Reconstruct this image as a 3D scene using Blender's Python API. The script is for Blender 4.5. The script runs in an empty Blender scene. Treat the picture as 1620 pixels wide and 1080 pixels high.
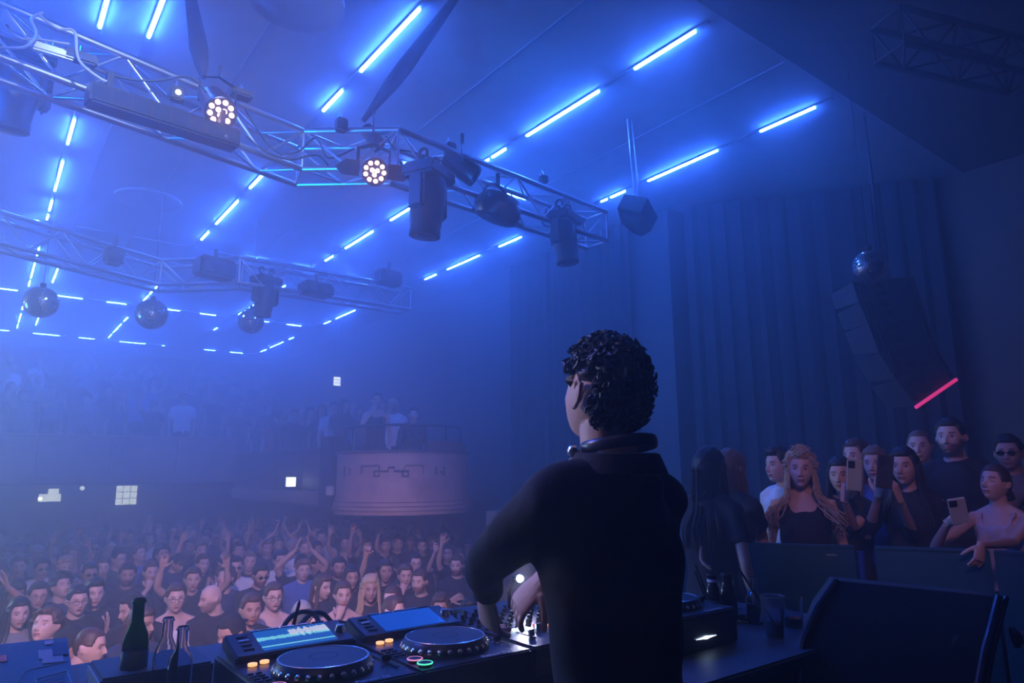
import bpy, bmesh, math, random, time
import numpy as np
from mathutils import Vector, Matrix, Euler
T0 = time.time()
random.seed(7); rng = np.random.default_rng(7)
S = bpy.context.scene; COL = S.collection
R = np.array([[0.7930451, -0.10851517, -0.59941965], [-0.60910833, -0.15443195, -0.77790604], [-0.00815494, 0.98202608, -0.188569]])
FPX = 1083.0
# ---------------------------------------------------------------- camera, light, exposure
cam = bpy.data.objects.new('camera', bpy.data.cameras.new('camera')); COL.objects.link(cam)
cam.data.lens = 36.0 * FPX / 1620.0; cam.data.sensor_width = 36.0; cam.data.clip_start = 0.02; cam.data.clip_end = 200
cam.matrix_world = Matrix(R.tolist()).to_4x4(); S.camera = cam
S.view_settings.view_transform = 'Standard'; S.view_settings.look = 'None'; S.view_settings.gamma = 1
S.view_settings.use_curve_mapping = False; S.view_settings.exposure = 0.0
W = bpy.data.worlds.new('world'); S.world = W; W.use_nodes = True
W.node_tree.nodes['Background'].inputs[0].default_value = (0.02, 0.06, 0.3, 1); W.node_tree.nodes['Background'].inputs[1].default_value = 0.02
cy = S.cycles
cy.use_denoising = True; cy.max_bounces = 5; cy.diffuse_bounces = 2; cy.glossy_bounces = 2; cy.transmission_bounces = 4
cy.volume_bounces = 1; cy.transparent_max_bounces = 8; cy.caustics_reflective = False; cy.caustics_refractive = False
cy.sample_clamp_indirect = 3.0; cy.use_light_tree = True; cy.volume_max_steps = 64

def ray(px, py): return R @ np.array([px - 810.0, 540.0 - py, -FPX])
def atz(px, py, z): d = ray(px, py); return d * (z / d[2])
def aty(px, py, y): d = ray(px, py); return d * (y / d[1])
def atd(px, py, dist):  # axis depth
    return ray(px, py) * (dist / FPX)

def lamp(name, kind, loc, target, energy, color, size=0.3, spot=60, blend=0.6, size_y=None):
    l = bpy.data.lights.new(name, kind); l.energy = energy; l.color = color
    if kind == 'AREA':
        l.size = size
        if size_y: l.shape = 'RECTANGLE'; l.size_y = size_y
    elif kind == 'SPOT': l.spot_size = math.radians(spot); l.spot_blend = blend; l.shadow_soft_size = size
    else: l.shadow_soft_size = size
    o = bpy.data.objects.new(name, l); COL.objects.link(o); o.location = loc
    d = Vector(target) - Vector(loc); o.rotation_euler = d.to_track_quat('-Z', 'Y').to_euler(); return o
BLUE = (0.03, 0.16, 1.0)
lamp('blue_wash_light', 'SPOT', (-5.0, 13, 1.6), (-0.3, 7.0, 1.1), 3400, (0.50, 0.72, 1.0), 0.6, 54, 1.0)
lamp('blue_wash_light', 'SPOT', (-3.6, 10.5, 0.6), (3.2, 5.5, 3.0), 500, (0.02, 0.18, 1.0), 0.5, 75, 1.0)
lamp('blue_wash_light', 'SPOT', (-1.6, 3.2, 0.0), (6.8, 6.6, 2.5), 2900, (0.0, 0.20, 1.0), 0.4, 54, 1.0)
lamp('blue_stage_light', 'AREA', (-1.0, 4.4, 2.9), (1.0, 1.6, -0.5), 190, (0.0, 0.11, 1.0), 1.0)
lamp('pink_front_light', 'SPOT', (-1.0, -1.2, 2.9), (2.2, 7.3, -1.3), 3900, (1.0, 0.60, 0.88), 0.12, 33, 0.7)
lamp('pink_front_light', 'SPOT', (1.6, -0.6, 2.9), (5.3, 9.6, -0.2), 800, (1.0, 0.58, 0.80), 0.12, 14, 0.7)
lamp('pink_front_light', 'SPOT', (0.3, -0.4, 2.1), (4.6, 2.1, -0.1), 150, (1.0, 0.45, 0.72), 0.15, 26, 0.8)
lamp('added_balcony_fill', 'SPOT', (0.4, -0.5, 2.8), (1.8, 16.5, 0.5), 2600, (0.45, 0.62, 1.0), 0.12, 24, 0.8)  # added fill from above the stage, brightens the far balcony front
lamp('added_key_light', 'SPOT', (-0.5, 3.0, 2.0), (1.17, 1.55, -0.36), 120, (1.0, 0.66, 0.78), 0.1, 11, 0.9)  # added spot without a fixture, brightens the performer's hands
lamp('added_key_light', 'SPOT', (-0.9, 3.3, 1.6), (1.08, 1.2, 0.12), 150, (1.0, 0.70, 0.80), 0.2, 17, 0.8)  # added spot without a fixture, lifts the edge of the performer's face

# ---------------------------------------------------------------- helpers
class MB:
    def __init__(s): s.v = []; s.f = []; s.m = []
    def add(s, vs, fs, m=0):
        b = len(s.v); s.v.extend([tuple(map(float, p)) for p in vs]); s.f.extend([tuple(i + b for i in f) for f in fs]); s.m.extend([m] * len(fs)); return s
    def box(s, c, size, rot=None, m=0, bev=0.0):
        hx, hy, hz = [q / 2 for q in size]
        if bev > 0:
            b = min(bev, hx * .9, hy * .9, hz * .9); vs = []
            for (x, y, z) in ((hx, hy - b, hz - b), (hx - b, hy, hz - b), (hx - b, hy - b, hz)):
                pass
            bm = bmesh.new(); bmesh.ops.create_cube(bm, size=1.0)
            for v in bm.verts: v.co.x *= size[0]; v.co.y *= size[1]; v.co.z *= size[2]
            bmesh.ops.bevel(bm, geom=bm.edges[:], offset=b, segments=2, affect='EDGES')
            bm.verts.ensure_lookup_table()
            vs = [v.co.copy() for v in bm.verts]; fs = [tuple(v.index for v in f.verts) for f in bm.faces]; bm.free()
        else:
            vs = [Vector((x * hx, y * hy, z * hz)) for x in (-1, 1) for y in (-1, 1) for z in (-1, 1)]
            fs = [(0, 1, 3, 2), (4, 6, 7, 5), (0, 4, 5, 1), (2, 3, 7, 6), (0, 2, 6, 4), (1, 5, 7, 3)]
        M = rot.to_matrix() if isinstance(rot, (Euler,)) else (rot if rot is not None else Matrix.Identity(3))
        c = Vector(c); return s.add([M @ p + c for p in vs], fs, m)
    def tube(s, pts, r, n=8, m=0, cap=True, up=None):
        pts = [Vector(p) for p in pts]; k = len(pts)
        rs = r if hasattr(r, '__len__') else [r] * k
        vs = []; prev = None
        for i, p in enumerate(pts):
            t = (pts[min(i + 1, k - 1)] - pts[max(i - 1, 0)])
            t = t.normalized() if t.length > 1e-9 else Vector((0, 0, 1))
            if prev is None:
                a = Vector(up) if up else (Vector((0, 0, 1)) if abs(t.z) < .9 else Vector((1, 0, 0)))
            else: a = prev
            u = (a - t * a.dot(t)); u = u.normalized() if u.length > 1e-6 else t.orthogonal().normalized()
            prev = u; w = t.cross(u); q = rs[i]; q = q if hasattr(q, '__len__') else (q, q)
            for j in range(n):
                an = 2 * math.pi * j / n; vs.append(p + u * (math.cos(an) * q[0]) + w * (math.sin(an) * q[1]))
        fs = [(i * n + j, i * n + (j + 1) % n, (i + 1) * n + (j + 1) % n, (i + 1) * n + j) for i in range(k - 1) for j in range(n)]
        if cap: fs += [tuple(range(n - 1, -1, -1)), tuple((k - 1) * n + j for j in range(n))]
        return s.add(vs, fs, m)
    def lathe(s, prof, c=(0, 0, 0), n=24, m=0, rot=None, cap=True):
        vs = []; k = len(prof); M = rot if rot is not None else Matrix.Identity(3); c = Vector(c)
        for (r, z) in prof:
            for j in range(n):
                an = 2 * math.pi * j / n; vs.append(M @ Vector((r * math.cos(an), r * math.sin(an), z)) + c)
        fs = [(i * n + j, i * n + (j + 1) % n, (i + 1) * n + (j + 1) % n, (i + 1) * n + j) for i in range(k - 1) for j in range(n)]
        if cap: fs += [tuple(range(n - 1, -1, -1)), tuple((k - 1) * n + j for j in range(n))]
        return s.add(vs, fs, m)
    def prism(s, poly, z0, z1, m=0, M=None, c=(0, 0, 0)):
        n = len(poly); c = Vector(c); M = M if M is not None else Matrix.Identity(3)
        vs = [M @ Vector((x, y, z0)) + c for x, y in poly] + [M @ Vector((x, y, z1)) + c for x, y in poly]
        fs = [tuple(range(n - 1, -1, -1)), tuple(range(n, 2 * n))] + [(i, (i + 1) % n, n + (i + 1) % n, n + i) for i in range(n)]
        return s.add(vs, fs, m)
    def mesh(s, name, mats, smooth=False):
        me = bpy.data.meshes.new(name); me.from_pydata(s.v, [], s.f)
        for q in (mats if isinstance(mats, (list, tuple)) else [mats]): me.materials.append(q)
        if any(s.m): me.polygons.foreach_set('material_index', s.m)
        if smooth:
            me.shade_smooth()
            if smooth != 'all': me.set_sharp_from_angle(angle=math.radians(38))
        me.update(); return me
    def build(s, name, mats, parent=None, smooth=True, label=None):
        return link(name, s.mesh(name, mats, smooth), parent, label=label)
def link(name, me, parent=None, loc=None, label=None):
    o = bpy.data.objects.new(name, me); COL.objects.link(o)
    if parent is not None: o.parent = parent
    if loc is not None: o.location = loc
    if label: o['label'] = label
    return o
def tag(o, label, cat, group=None):
    o['label'] = label; o['category'] = cat
    if group: o['group'] = group
    return o
def empty(name, loc, label, cat, group=None, rz=0.0):
    o = bpy.data.objects.new(name, None); COL.objects.link(o); o.location = loc; o.rotation_euler.z = rz
    o.empty_display_size = .1; return tag(o, label, cat, group)
def struct(o, label=None):
    o['kind'] = 'structure'
    if label: o['label'] = label
    return o
KIDS = {}
def kids(o): return [c for c in COL.objects if c.parent == o]
def dup(o, group=None, children=None):
    r = o.copy(); COL.objects.link(r)
    if group: r['group'] = group
    for c in (children if children is not None else kids(o)):
        d = c.copy(); COL.objects.link(d); d.parent = r
    return r
def mat(name, col, rough=.6, metal=0.0, emit=0.0, ecol=None, bump=0.0, bscale=60.0, var=0.0, trans=0.0, ior=1.45, spec=.5, alpha=1.0):
    m = bpy.data.materials.new(name); m.use_nodes = True; nt = m.node_tree; b = nt.nodes['Principled BSDF']
    b.inputs['Base Color'].default_value = (*col, 1); b.inputs['Roughness'].default_value = rough; b.inputs['Metallic'].default_value = metal
    b.inputs['Transmission Weight'].default_value = trans; b.inputs['IOR'].default_value = ior; b.inputs['Specular IOR Level'].default_value = spec; b.inputs['Alpha'].default_value = alpha
    if emit > 0:
        b.inputs['Emission Color'].default_value = (*(ecol or col), 1); b.inputs['Emission Strength'].default_value = emit
    else: m.cycles.emission_sampling = 'NONE'
    if bump > 0 or var > 0:
        tc = nt.nodes.new('ShaderNodeTexCoord'); n = nt.nodes.new('ShaderNodeTexNoise'); n.inputs['Scale'].default_value = bscale; n.inputs['Detail'].default_value = 4
        nt.links.new(tc.outputs['Object'], n.inputs['Vector'])
        if bump > 0:
            bp = nt.nodes.new('ShaderNodeBump'); bp.inputs['Strength'].default_value = bump; bp.inputs['Distance'].default_value = .01
            nt.links.new(n.outputs['Fac'], bp.inputs['Height']); nt.links.new(bp.outputs['Normal'], b.inputs['Normal'])
        if var > 0:
            cr = nt.nodes.new('ShaderNodeValToRGB'); cr.color_ramp.elements[0].position = .3; cr.color_ramp.elements[1].position = .7
            cr.color_ramp.elements[0].color = (*[q * (1 - var) for q in col], 1); cr.color_ramp.elements[1].color = (*[min(1, q * (1 + var)) for q in col], 1)
            nt.links.new(n.outputs['Fac'], cr.inputs['Fac']); nt.links.new(cr.outputs['Color'], b.inputs['Base Color'])
    return m
def rotto(d, up=(0, 0, 1)):
    """matrix whose +Z points along d"""
    return Vector(d).to_track_quat('Z', 'Y').to_matrix()

M_WALL = mat('wall_plaster', (.08, .07, .08), .8, bump=.2, bscale=8, var=.12)
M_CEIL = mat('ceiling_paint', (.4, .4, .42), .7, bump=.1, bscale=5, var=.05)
M_FLOOR = mat('dark_floor', (.05, .045, .045), .5, var=.3, bscale=3)
M_WOOD = mat('balcony_wood', (.42, .26, .2), .42, bump=.15, bscale=6, var=.2)
M_WOODD = mat('balcony_wood_dark', (.12, .07, .06), .5, bump=.15, bscale=6, var=.2)
M_CURT = mat('dark_curtain', (.03, .03, .036), .9, bump=.3, bscale=30)
M_BLACK = mat('black_metal', (.018, .018, .02), .45, bump=.1, bscale=90)
M_ALU = mat('aluminium', (.6, .6, .62), .35, 1.0, bump=.05, bscale=40)
M_CABLE = mat('black_rubber', (.02, .02, .02), .5, bump=.05)
M_STRIP = mat('led_strip_light', (1, 1, 1), .5, emit=290, ecol=(.03, .135, 1.0))
M_TRACK = mat('strip_channel', (.35, .36, .4), .4, .5, bump=.02)

# ---------------------------------------------------------------- haze in the hall
ZC, ZF, ZS = 3.6, -2.69, -1.49     # ceiling, hall floor, stage floor (camera at 0)
def haze_box(y0, y1, dens, label):
    hz = MB().box((1.05, (y0 + y1) / 2, (ZF + .05 + ZC - .02) / 2), (16.1, y1 - y0, ZC - ZF - .07)).build('haze', [], None, smooth=False)
    mh = bpy.data.materials.new('stage_haze'); mh.use_nodes = True; nt = mh.node_tree; nt.nodes.remove(nt.nodes['Principled BSDF'])
    v = nt.nodes.new('ShaderNodeVolumeScatter'); v.inputs['Color'].default_value = (1, 1, 1, 1); v.inputs['Density'].default_value = dens; v.inputs['Anisotropy'].default_value = .72
    nt.links.new(v.outputs[0], nt.nodes['Material Output'].inputs['Volume']); hz.data.materials.append(mh)
    hz['kind'] = 'stuff'; hz['label'] = label
haze_box(.1, 5.2, .05, 'thin smoke haze drifting over the stage front')
haze_box(5.201, 23.18, .105, 'dense smoke haze filling the hall beyond the near truss')

# ---------------------------------------------------------------- structure
def sbox(name, lo, hi, m, label=None, parent=None):
    c = [(a + b) / 2 for a, b in zip(lo, hi)]; o = MB().box(c, [b - a for a, b in zip(lo, hi)]).build(name, m, parent, smooth=False)
    return struct(o, label) if parent is None else o
sbox('floor', (-8, 2.7, ZF - .2), (9.4, 23.5, ZF), M_FLOOR, 'dark hall floor under the crowd')
stage = sbox('floor_stage', (-8, -4, ZS - .15), (5.9, 2.66, ZS), M_FLOOR, 'black stage floor around the booth')
sbox('wall_stage_front', (-8, 2.56, ZF), (5.9, 2.66, ZS - .16), M_CURT)
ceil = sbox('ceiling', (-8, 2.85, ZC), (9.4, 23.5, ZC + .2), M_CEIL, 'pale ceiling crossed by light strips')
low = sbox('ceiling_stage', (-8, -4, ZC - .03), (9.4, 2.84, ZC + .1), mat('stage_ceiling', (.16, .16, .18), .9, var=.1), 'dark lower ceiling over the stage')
0 and sbox('trim_ceiling', (4.62, 2.86, ZC - .06), (4.86, 4.2, ZC - .001), M_CEIL, 'shallow boxed beam on the ceiling')
for x in (-.9, 1.5, 3.35, 5.35):   # faint panel joints
    sbox('trim_ceiling_joint', (x - .015, 2.9, ZC - .012), (x + .015, 23.2, ZC - .001), M_TRACK)
sbox('wall_far', (-8, 23.2, ZF), (9.4, 23.4, ZC), M_WALL)
sbox('wall_left', (-8.2, -4, ZF), (-8, 23.4, ZC), M_WALL)
sbox('wall_right', (9.2, -4, ZF), (9.4, 5.8, ZC), mat('side_wall', (.16, .1, .08), .8, bump=.2, bscale=8, var=.12), 'dim brown side wall beside the stage')
sbox('wall_right_return', (7.2, 5.8, ZF), (9.4, 6.0, ZC), M_WALL)
sbox('wall_right_hall', (7.2, 6.0, ZF), (7.4, 23.2, ZC), M_WALL)
sbox('wall_back', (-8.2, -4.2, ZF), (9.4, -4, ZC), M_CURT)

# curtains beside the box and by the right wall
def curtain(name, p0, p1, z0, z1, label, amp=.05, n=None, m=None):
    p0 = Vector((*p0, 0)); p1 = Vector((*p1, 0)); L = (p1 - p0).length; d = (p1 - p0) / L; nn = Vector((-d.y, d.x, 0)); n = n or int(L / .035)
    vs = []; rr = random.Random(int(L * 100))
    for i in range(n + 1):
        t = i / n; w = amp * (math.sin(t * L * 26 + 2 * math.sin(t * 7)) * .7 + .3 * math.sin(t * L * 61))
        q = p0 + d * L * t + nn * w; vs += [(q.x, q.y, z0), (q.x, q.y, z1)]
    off = [(x + nn.x * .02, y + nn.y * .02, z) for x, y, z in vs]; b = len(vs)
    fs = [(2 * i, 2 * i + 2, 2 * i + 3, 2 * i + 1) for i in range(n)] + [(b + 2 * i, b + 2 * i + 1, b + 2 * i + 3, b + 2 * i + 2) for i in range(n)]
    fs += [(2 * i, 2 * i + b, 2 * i + 2 + b, 2 * i + 2) for i in range(n)] + [(2 * i + 1, 2 * i + 3, 2 * i + 3 + b, 2 * i + 1 + b) for i in range(n)]
    o = MB().add(vs + off, fs).build(name, m or M_CURT); return tag(o, label, 'curtain')
curtain('stage_curtain', (7.05, 6.4), (7.05, 9.2), ZF + .02, ZC - .05, 'dark floor-length curtain on the side wall beyond the performer')
curtain('stage_curtain', (9.0, 3.1), (7.3, 5.6), ZF + .02, ZC - .05, 'dark pleated curtain in the corner behind the hanging speakers', .025)

# ---------------------------------------------------------------- ceiling light strips
ZL = ZC - .03
def track(label, axis, const, segs, lo, hi, dotted=False):
    root = empty('light_track', (const, lo, ZC) if axis == 'y' else (lo, const, ZC), label, 'light strip', 'light strips on the ceiling')
    base = Vector(root.location); w = .022
    def bx(a, b, half, z0, z1, name, m, lab=None):
        c = (0, (a + b) / 2 - lo, (z0 + z1) / 2 - ZC) if axis == 'y' else ((a + b) / 2 - lo, 0, (z0 + z1) / 2 - ZC)
        sz = (2 * half, abs(b - a), z1 - z0) if axis == 'y' else (abs(b - a), 2 * half, z1 - z0)
        return MB().box(c, sz).build(name, m, root, smooth=False)
    bx(lo, hi, .02, ZC - .018, ZC - .002, 'channel', M_TRACK)
    for (x0, y0, x1, y1) in segs:
        a = atz(x0, y0, ZL)[1 if axis == 'y' else 0]; b = atz(x1, y1, ZL)[1 if axis == 'y' else 0]
        bx(min(a, b), max(a, b), .011, ZC - .034, ZC - .019, 'light_strip', M_STRIP)
track('light strip line passing above the performer in the middle of the ceiling', 'y', 4.32, [(1099,50,1003,109),(947,145,832,215),(801,237,778,249),(773,253,764,257),(648,330,614,348),(588,366,541,392),(524,405,510,412),(443,451,440,454),(401,478,389,486),(383,490,373,497),(335,518,331,521)], 2.95, 21.2)
track('light strip line closest to the side wall with the hanging speakers', 'y', 6.27, [(1289,170,1202,208),(1134,238,1026,287),(989,303,967,313),(962,316,953,320),(823,375,788,390),(756,404,705,426),(687,434,667,441),(554,490,524,503),(513,507,503,511),(456,533,450,536),(438,540,419,549),(412,552,405,556)], 2.95, 21.2)
track('light strip line running over the bend of the near truss', 'y', 2.36, [(662,15,569,113),(541,145,511,176),(416,270,391,297),(373,318,339,354),(327,367,316,379),(247,450,233,465),(230,468,223,475),(199,502,194,508),(189,513,178,526),(175,529,170,534)], 2.95, 21.2)
track('steepest light strip line crossing the end of the near truss', 'y', .4, [(165,0,153,43),(116,190,105,228),(98,256,85,302),(80,318,76,333),(73,340,71,347),(60,393,57,405),(55,417,49,440),(48,445,46,453),(37,485,36,490),(34,497,30,510),(29,513,28,519)], 3.5, 21.2)
track('mostly dark light strip line with one lit bar above the near truss cables', 'y', .74, [(258,0,233,59),(91,426,84,447),(80,459,77,466),(62,502,57,514)], 3.5, 21.2)
track('cross row of light strips third from the far wall, mostly hidden by the far truss', 'x', 11.42, [(34,346,41,347),(46,348,61,351),(386,409,395,410),(397,411,406,412),(410,412,421,414),(463,422,478,424),(480,425,490,427),(545,436,560,439)], -1, 6.2)
track('cross row of light strips in front of the mirror balls', 'x', 16.13, [(0,457,28,460),(78,464,89,467),(91,467,131,472),(170,477,200,481),(249,487,260,488),(262,489,285,491),(318,495,343,498),(402,506,414,507),(415,507,426,509),(454,513,476,516)], -1, 6.2)
track('cross row of light strips nearest the far wall', 'x', 20.85, [(0,522,14,523),(53,526,94,531),(125,534,149,537),(190,540,230,544),(257,546,262,546),(325,552,342,554),(366,556,385,558)], -1, 6.2)
track('short cross row of light strips over the wide moving light', 'x', 6.68, [(792,303,807,308),(811,310,831,316),(641,257,648,260)], 3.2, 6.2)
for (px, py, r, lab) in ((470, 0, .36, 'large round flush ceiling cover above the near truss'), (235, 315, .4, 'faint round ceiling cover between the two trusses')):
    p = atz(px, py, ZC); o = MB().lathe([(r * .9, -.012), (r * .97, -.03), (r, -.03), (r, 0)], (0, 0, 0), 40).build('ceiling_cover', M_CEIL); o.location = (p[0], p[1], ZC - .001); tag(o, lab, 'ceiling cover')
# ---------------------------------------------------------------- lighting trusses
UNIT = MB().tube([(0, 0, 0), (0, 0, 1)], 1.0, 8).mesh('brace', M_ALU, 'all')
M_ALU2 = M_ALU
def rod(name, a, b, r, parent, me=None, label=None):
    """a share-mesh unit rod stretched between two points (parent's frame)"""
    a, b = Vector(a), Vector(b); o = bpy.data.objects.new(name, me or UNIT); COL.objects.link(o); o.parent = parent
    L = (b - a).length; o.matrix_local = Matrix.Translation(a) @ rotto(b - a).to_4x4() @ Matrix.Diagonal((r, r, L, 1))
    if label: o['label'] = label
    return o
def truss(label, path, zt=2.5, hgt=.3, wid=.27, me=None):
    root = empty('lighting_truss', (*path[0], zt), label, 'truss', None); B = Vector(root.location)
    n = len(path); P = [Vector((*p, 0)) for p in path]; offs = []
    for i in range(n):
        d0 = (P[i] - P[i - 1]).normalized() if i > 0 else (P[1] - P[0]).normalized()
        d1 = (P[i + 1] - P[i]).normalized() if i < n - 1 else d0
        d = (d0 + d1).normalized(); nn = Vector((-d.y, d.x, 0)); k = 1 / max(.5, d.dot(d1)); offs.append(nn * (wid * k))
    for s in range(n - 1):
        cor = {}
        for side in (0, 1):
            for zz in (0, -hgt):
                a = P[s] + offs[s] * side + Vector((0, 0, zz)) - Vector((P[0].x, P[0].y, 0)); b = P[s + 1] + offs[s + 1] * side + Vector((0, 0, zz)) - Vector((P[0].x, P[0].y, 0))
                cor[(side, zz)] = (a, b); rod('chord', a, b, .025, root, me)
        L = (P[s + 1] - P[s]).length; k = max(1, round(L / .30))
        for (A, Bk) in (((0, 0), (0, -hgt)), ((1, 0), (1, -hgt)), ((0, 0), (1, 0)), ((0, -hgt), (1, -hgt))):
            a0, a1 = cor[A]; b0, b1 = cor[Bk]
            for i in range(k):
                t0, t1 = i / k, (i + 1) / k; q = a0.lerp(a1, t0) if i % 2 == 0 else b0.lerp(b1, t0); w = b0.lerp(b1, t1) if i % 2 == 0 else a0.lerp(a1, t1)
                rod('brace', q, w, .009, root, me)
            rod('brace', a0, b0, .011, root, me)
            if s == n - 2: rod('brace', a1, b1, .011, root, me)
    return root
TR1 = [(-1.9, 3.9), (-.17, 4.26), (1.65, 4.65), (2.2, 4.21), (4.61, 4.45)]
TR2 = [(-2.0, 7.5), (-.09, 7.91), (1.46, 8.66), (2.17, 8.01), (4.44, 8.02)]
truss('aluminium box truss hanging nearest, carrying the two glowing spotlights', TR1)
truss('far pale aluminium truss hanging in haze behind the near one', TR2)
ub = MB().tube([(0, 0, 0), (0, 0, 1)], 1.0, 8).mesh('dark_brace', M_BLACK, 'all'); qa, qb = atz(1425, 20, 3.35), atz(1640, 75, 3.35)
truss('dark truss barely visible in the shadow above the stage', [tuple(qa[:2]), tuple(qb[:2])], 3.4, me=ub)
# hoist sleeves
def sleeve(pts, rs, label):
    o = MB().tube(pts, rs, 14).build('hoist_sleeve', mat('black_cloth', (.02, .02, .024), .9, bump=.4, bscale=40)); tag(o, label, 'cable sleeve')
a = Vector(aty(322, 122, 4.62)); b = Vector(atz(298, -25, 3.55)); sleeve([a, a.lerp(b, .12), a.lerp(b, .3), a.lerp(b, .6), b], [.02, .045, .062, .05, .035], 'black cloth sleeve rising to the ceiling above the left glowing spotlight')
a = Vector(aty(574, 192, 4.5)); b = Vector(atz(722, -5, 3.55)); mid = a.lerp(b, .5) + Vector((-.04, 0, -.08)); sleeve([a, a.lerp(mid, .25), a.lerp(mid, .7), mid, mid.lerp(b, .5), b], [.018, .03, .055, .06, .045, .03], 'slanting black cloth sleeve above the bend of the near truss')

# ---------------------------------------------------------------- fixtures
M_LENS_ON = mat('warm_led_lens', (1, .8, .65), .3, emit=5, ecol=(1.0, .55, .36))
M_LENS_OFF = mat('dark_lens', (.03, .035, .05), .08)
M_DARKBLUE = mat('black_plastic', (.014, .014, .018), .35, bump=.06, bscale=80)
def hook(root, z0, z1, x=0):
    MB().tube([(x, 0, z0), (x, 0, z1)], .012, 8).tube([(x, .035 * math.cos(t), z1 + .03 + .035 * math.sin(t)) for t in np.linspace(-math.pi / 2, math.pi * 1.2, 9)], .012, 8).build('clamp', M_BLACK, root)
def par_can(loc, aim, L, r, label, lit, nl=12, yz=.2):
    root = empty('spotlight', loc, label, 'spotlight', None); q = rotto(Vector(aim))
    MB().lathe([(r * .35, -L), (r * .75, -L), (r * .86, -L * .93), (r * .9, -L * .5), (r, -L * .45), (r, 0), (r * .93, .004), (r * .9, -.012)], (0, 0, 0), 28, rot=q).build('housing', M_DARKBLUE, root)
    lp = MB().lathe([(r * .9, -.011), (0.002, -.011)], (0, 0, 0), 28, rot=q, cap=False).build('lens_plate', M_BLACK, root)
    spots = [(0, 0)] if nl < 8 else []
    if nl == 12: spots = [(.2 * math.cos(a), .2 * math.sin(a)) for a in (.5, 2.6, 4.7)] + [(.62 * math.cos(a), .62 * math.sin(a)) for a in np.linspace(0, 2 * math.pi, 10)[:-1]]
    lm = MB().lathe([(r * .165, -.011), (r * .15, .004), (r * .07, .008), (.0005, .009)], (0, 0, 0), 12).mesh('lens', M_LENS_ON if lit else M_LENS_OFF, 'all')
    for (u, v) in spots:
        o = link('lens', lm, root); o.matrix_local = q.to_4x4() @ Matrix.Translation((u * r * 1.06, v * r * 1.06, 0))
    ax = (q @ Vector((1, 0, 0))); c = q @ Vector((0, 0, -L * .45)); up = Vector((0, 0, yz))
    MB().tube([c + ax * (r + .012), c + ax * (r + .014) + up * .8, c + up, c - ax * (r + .014) + up * .8, c - ax * (r + .012)], [(.004, .016)] * 5, 8).build('yoke', M_BLACK, root)
    MB().tube([c + up, c + up + Vector((0, 0, .08))], .014, 8).build('clamp', M_BLACK, root)
    if lit:
        d = q @ Vector((0, 0, 1)); l = lamp('spotlight_glow', 'SPOT', (0, 0, 0), (1, 0, 0), 2.5, (1.0, .42, .3), .06, 70); l.parent = root; l.location = d * .03; l.rotation_euler = (-d).to_track_quat('Z', 'Y').to_euler()
    return root
p = aty(350, 178, 4.2); par_can(p, tuple(R @ np.array([.42, -.45, .6])), .32, .098, 'warm glowing spotlight beside the end of the long black batten', True)
p = aty(593, 272, 4.15); rt = par_can(p, (-.35, -1.0, -.6), .2, .098, 'warm glowing spotlight with side flaps under the truss bend', True)
qq = rotto(Vector((-.35, -1, -.6)))
for s in (-1, 1): MB().prism([(s * .1, -.05), (s * .22, -.05), (s * .27, .0), (s * .2, .06), (s * .1, .06)], -.1, -.085, M=qq).build('side_flap', M_BLACK, rt)
p = aty(752, 280, 4.0); par_can(p, (.55, -.35, -.45), .27, .085, 'unlit black spotlight tilted right beside the tall moving head', False)
p = aty(600, 232, 4.35); par_can(p, (.6, -.3, -.9), .18, .06, 'small unlit spotlight clamped inside the truss above the flapped one', False)
# batten
a, b = Vector(aty(138, 148, 4.1)), Vector(aty(374, 224, 4.22))
bt = empty('led_batten', a, 'long black light batten slung beneath the near truss', 'light bar'); d = b - a; q = d.to_track_quat('X', 'Z').to_matrix(); L = d.length
MB().box(q @ Vector((L / 2, 0, 0)), (L, .13, .12), q, bev=.012).build('housing', M_DARKBLUE, bt)
for k in range(8): MB().box(q @ Vector((L * (k + .5) / 8, -.067, 0)), (L / 8 - .02, .006, .07), q, bev=.002).build('lens_panel', M_LENS_OFF, bt)
MB().lathe([(.011, 0), (.011, .004), (.007, .004), (.007, .001)], q @ Vector((L - .09, -.066, -.02)), 14, rot=rotto(q @ Vector((0, -1, 0)))).build('dial', M_ALU, bt)
for t in (.12, .88): MB().box(q @ Vector((L * t, 0, .11)), (.03, .05, .12), q).build('bracket', M_BLACK, bt)
# moving heads
def moving_head(loc, s, pitch, yaw, label, zb=0.0, fat=1.0):
    root = empty('moving_light', loc, label, 'moving light', None, yaw)
    MB().box((0, 0, .17 * s), (.34 * s, .26 * s, .1 * s), bev=.02 * s).build('base', M_DARKBLUE, root)
    hook(root, .21 * s, .27 * s, -.08 * s); hook(root, .21 * s, .27 * s, .08 * s)
    for k in (-1, 1): MB().box((k * .155 * s, 0, 0.0), (.05 * s, .12 * s, .26 * s), bev=.02 * s).build('yoke_arm', M_DARKBLUE, root)
    q = Euler((pitch, 0, 0)).to_matrix(); f = fat
    h = MB().lathe([(.05 * s, .17 * s), (.09 * s * f, .16 * s), (.12 * s * f, .1 * s), (.125 * s * f, 0), (.12 * s * f, -.12 * s), (.105 * s * f, -.24 * s), (.11 * s * f, -.25 * s), (.11 * s * f, -.29 * s), (.09 * s * f, -.295 * s)], (0, 0, 0), 24, rot=q).build('head', M_DARKBLUE, root)
    MB().lathe([(.09 * s * f, -.296 * s), (.05 * s, -.305 * s), (.001, -.308 * s)], (0, 0, 0), 20, rot=q, cap=False).build('lens', M_LENS_OFF, h)
    m = MB()
    for k in range(5): m.box(q @ Vector((0, .12 * s * f, (-.08 + k * .03) * s)), (.12 * s, .012 * s, .008 * s), q)
    m.build('vent', M_BLACK, h); return root
moving_head(aty(678, 312, 4.05), 1.02, .1, .5, 'tall black moving light hanging nose down under the near truss')
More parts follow.
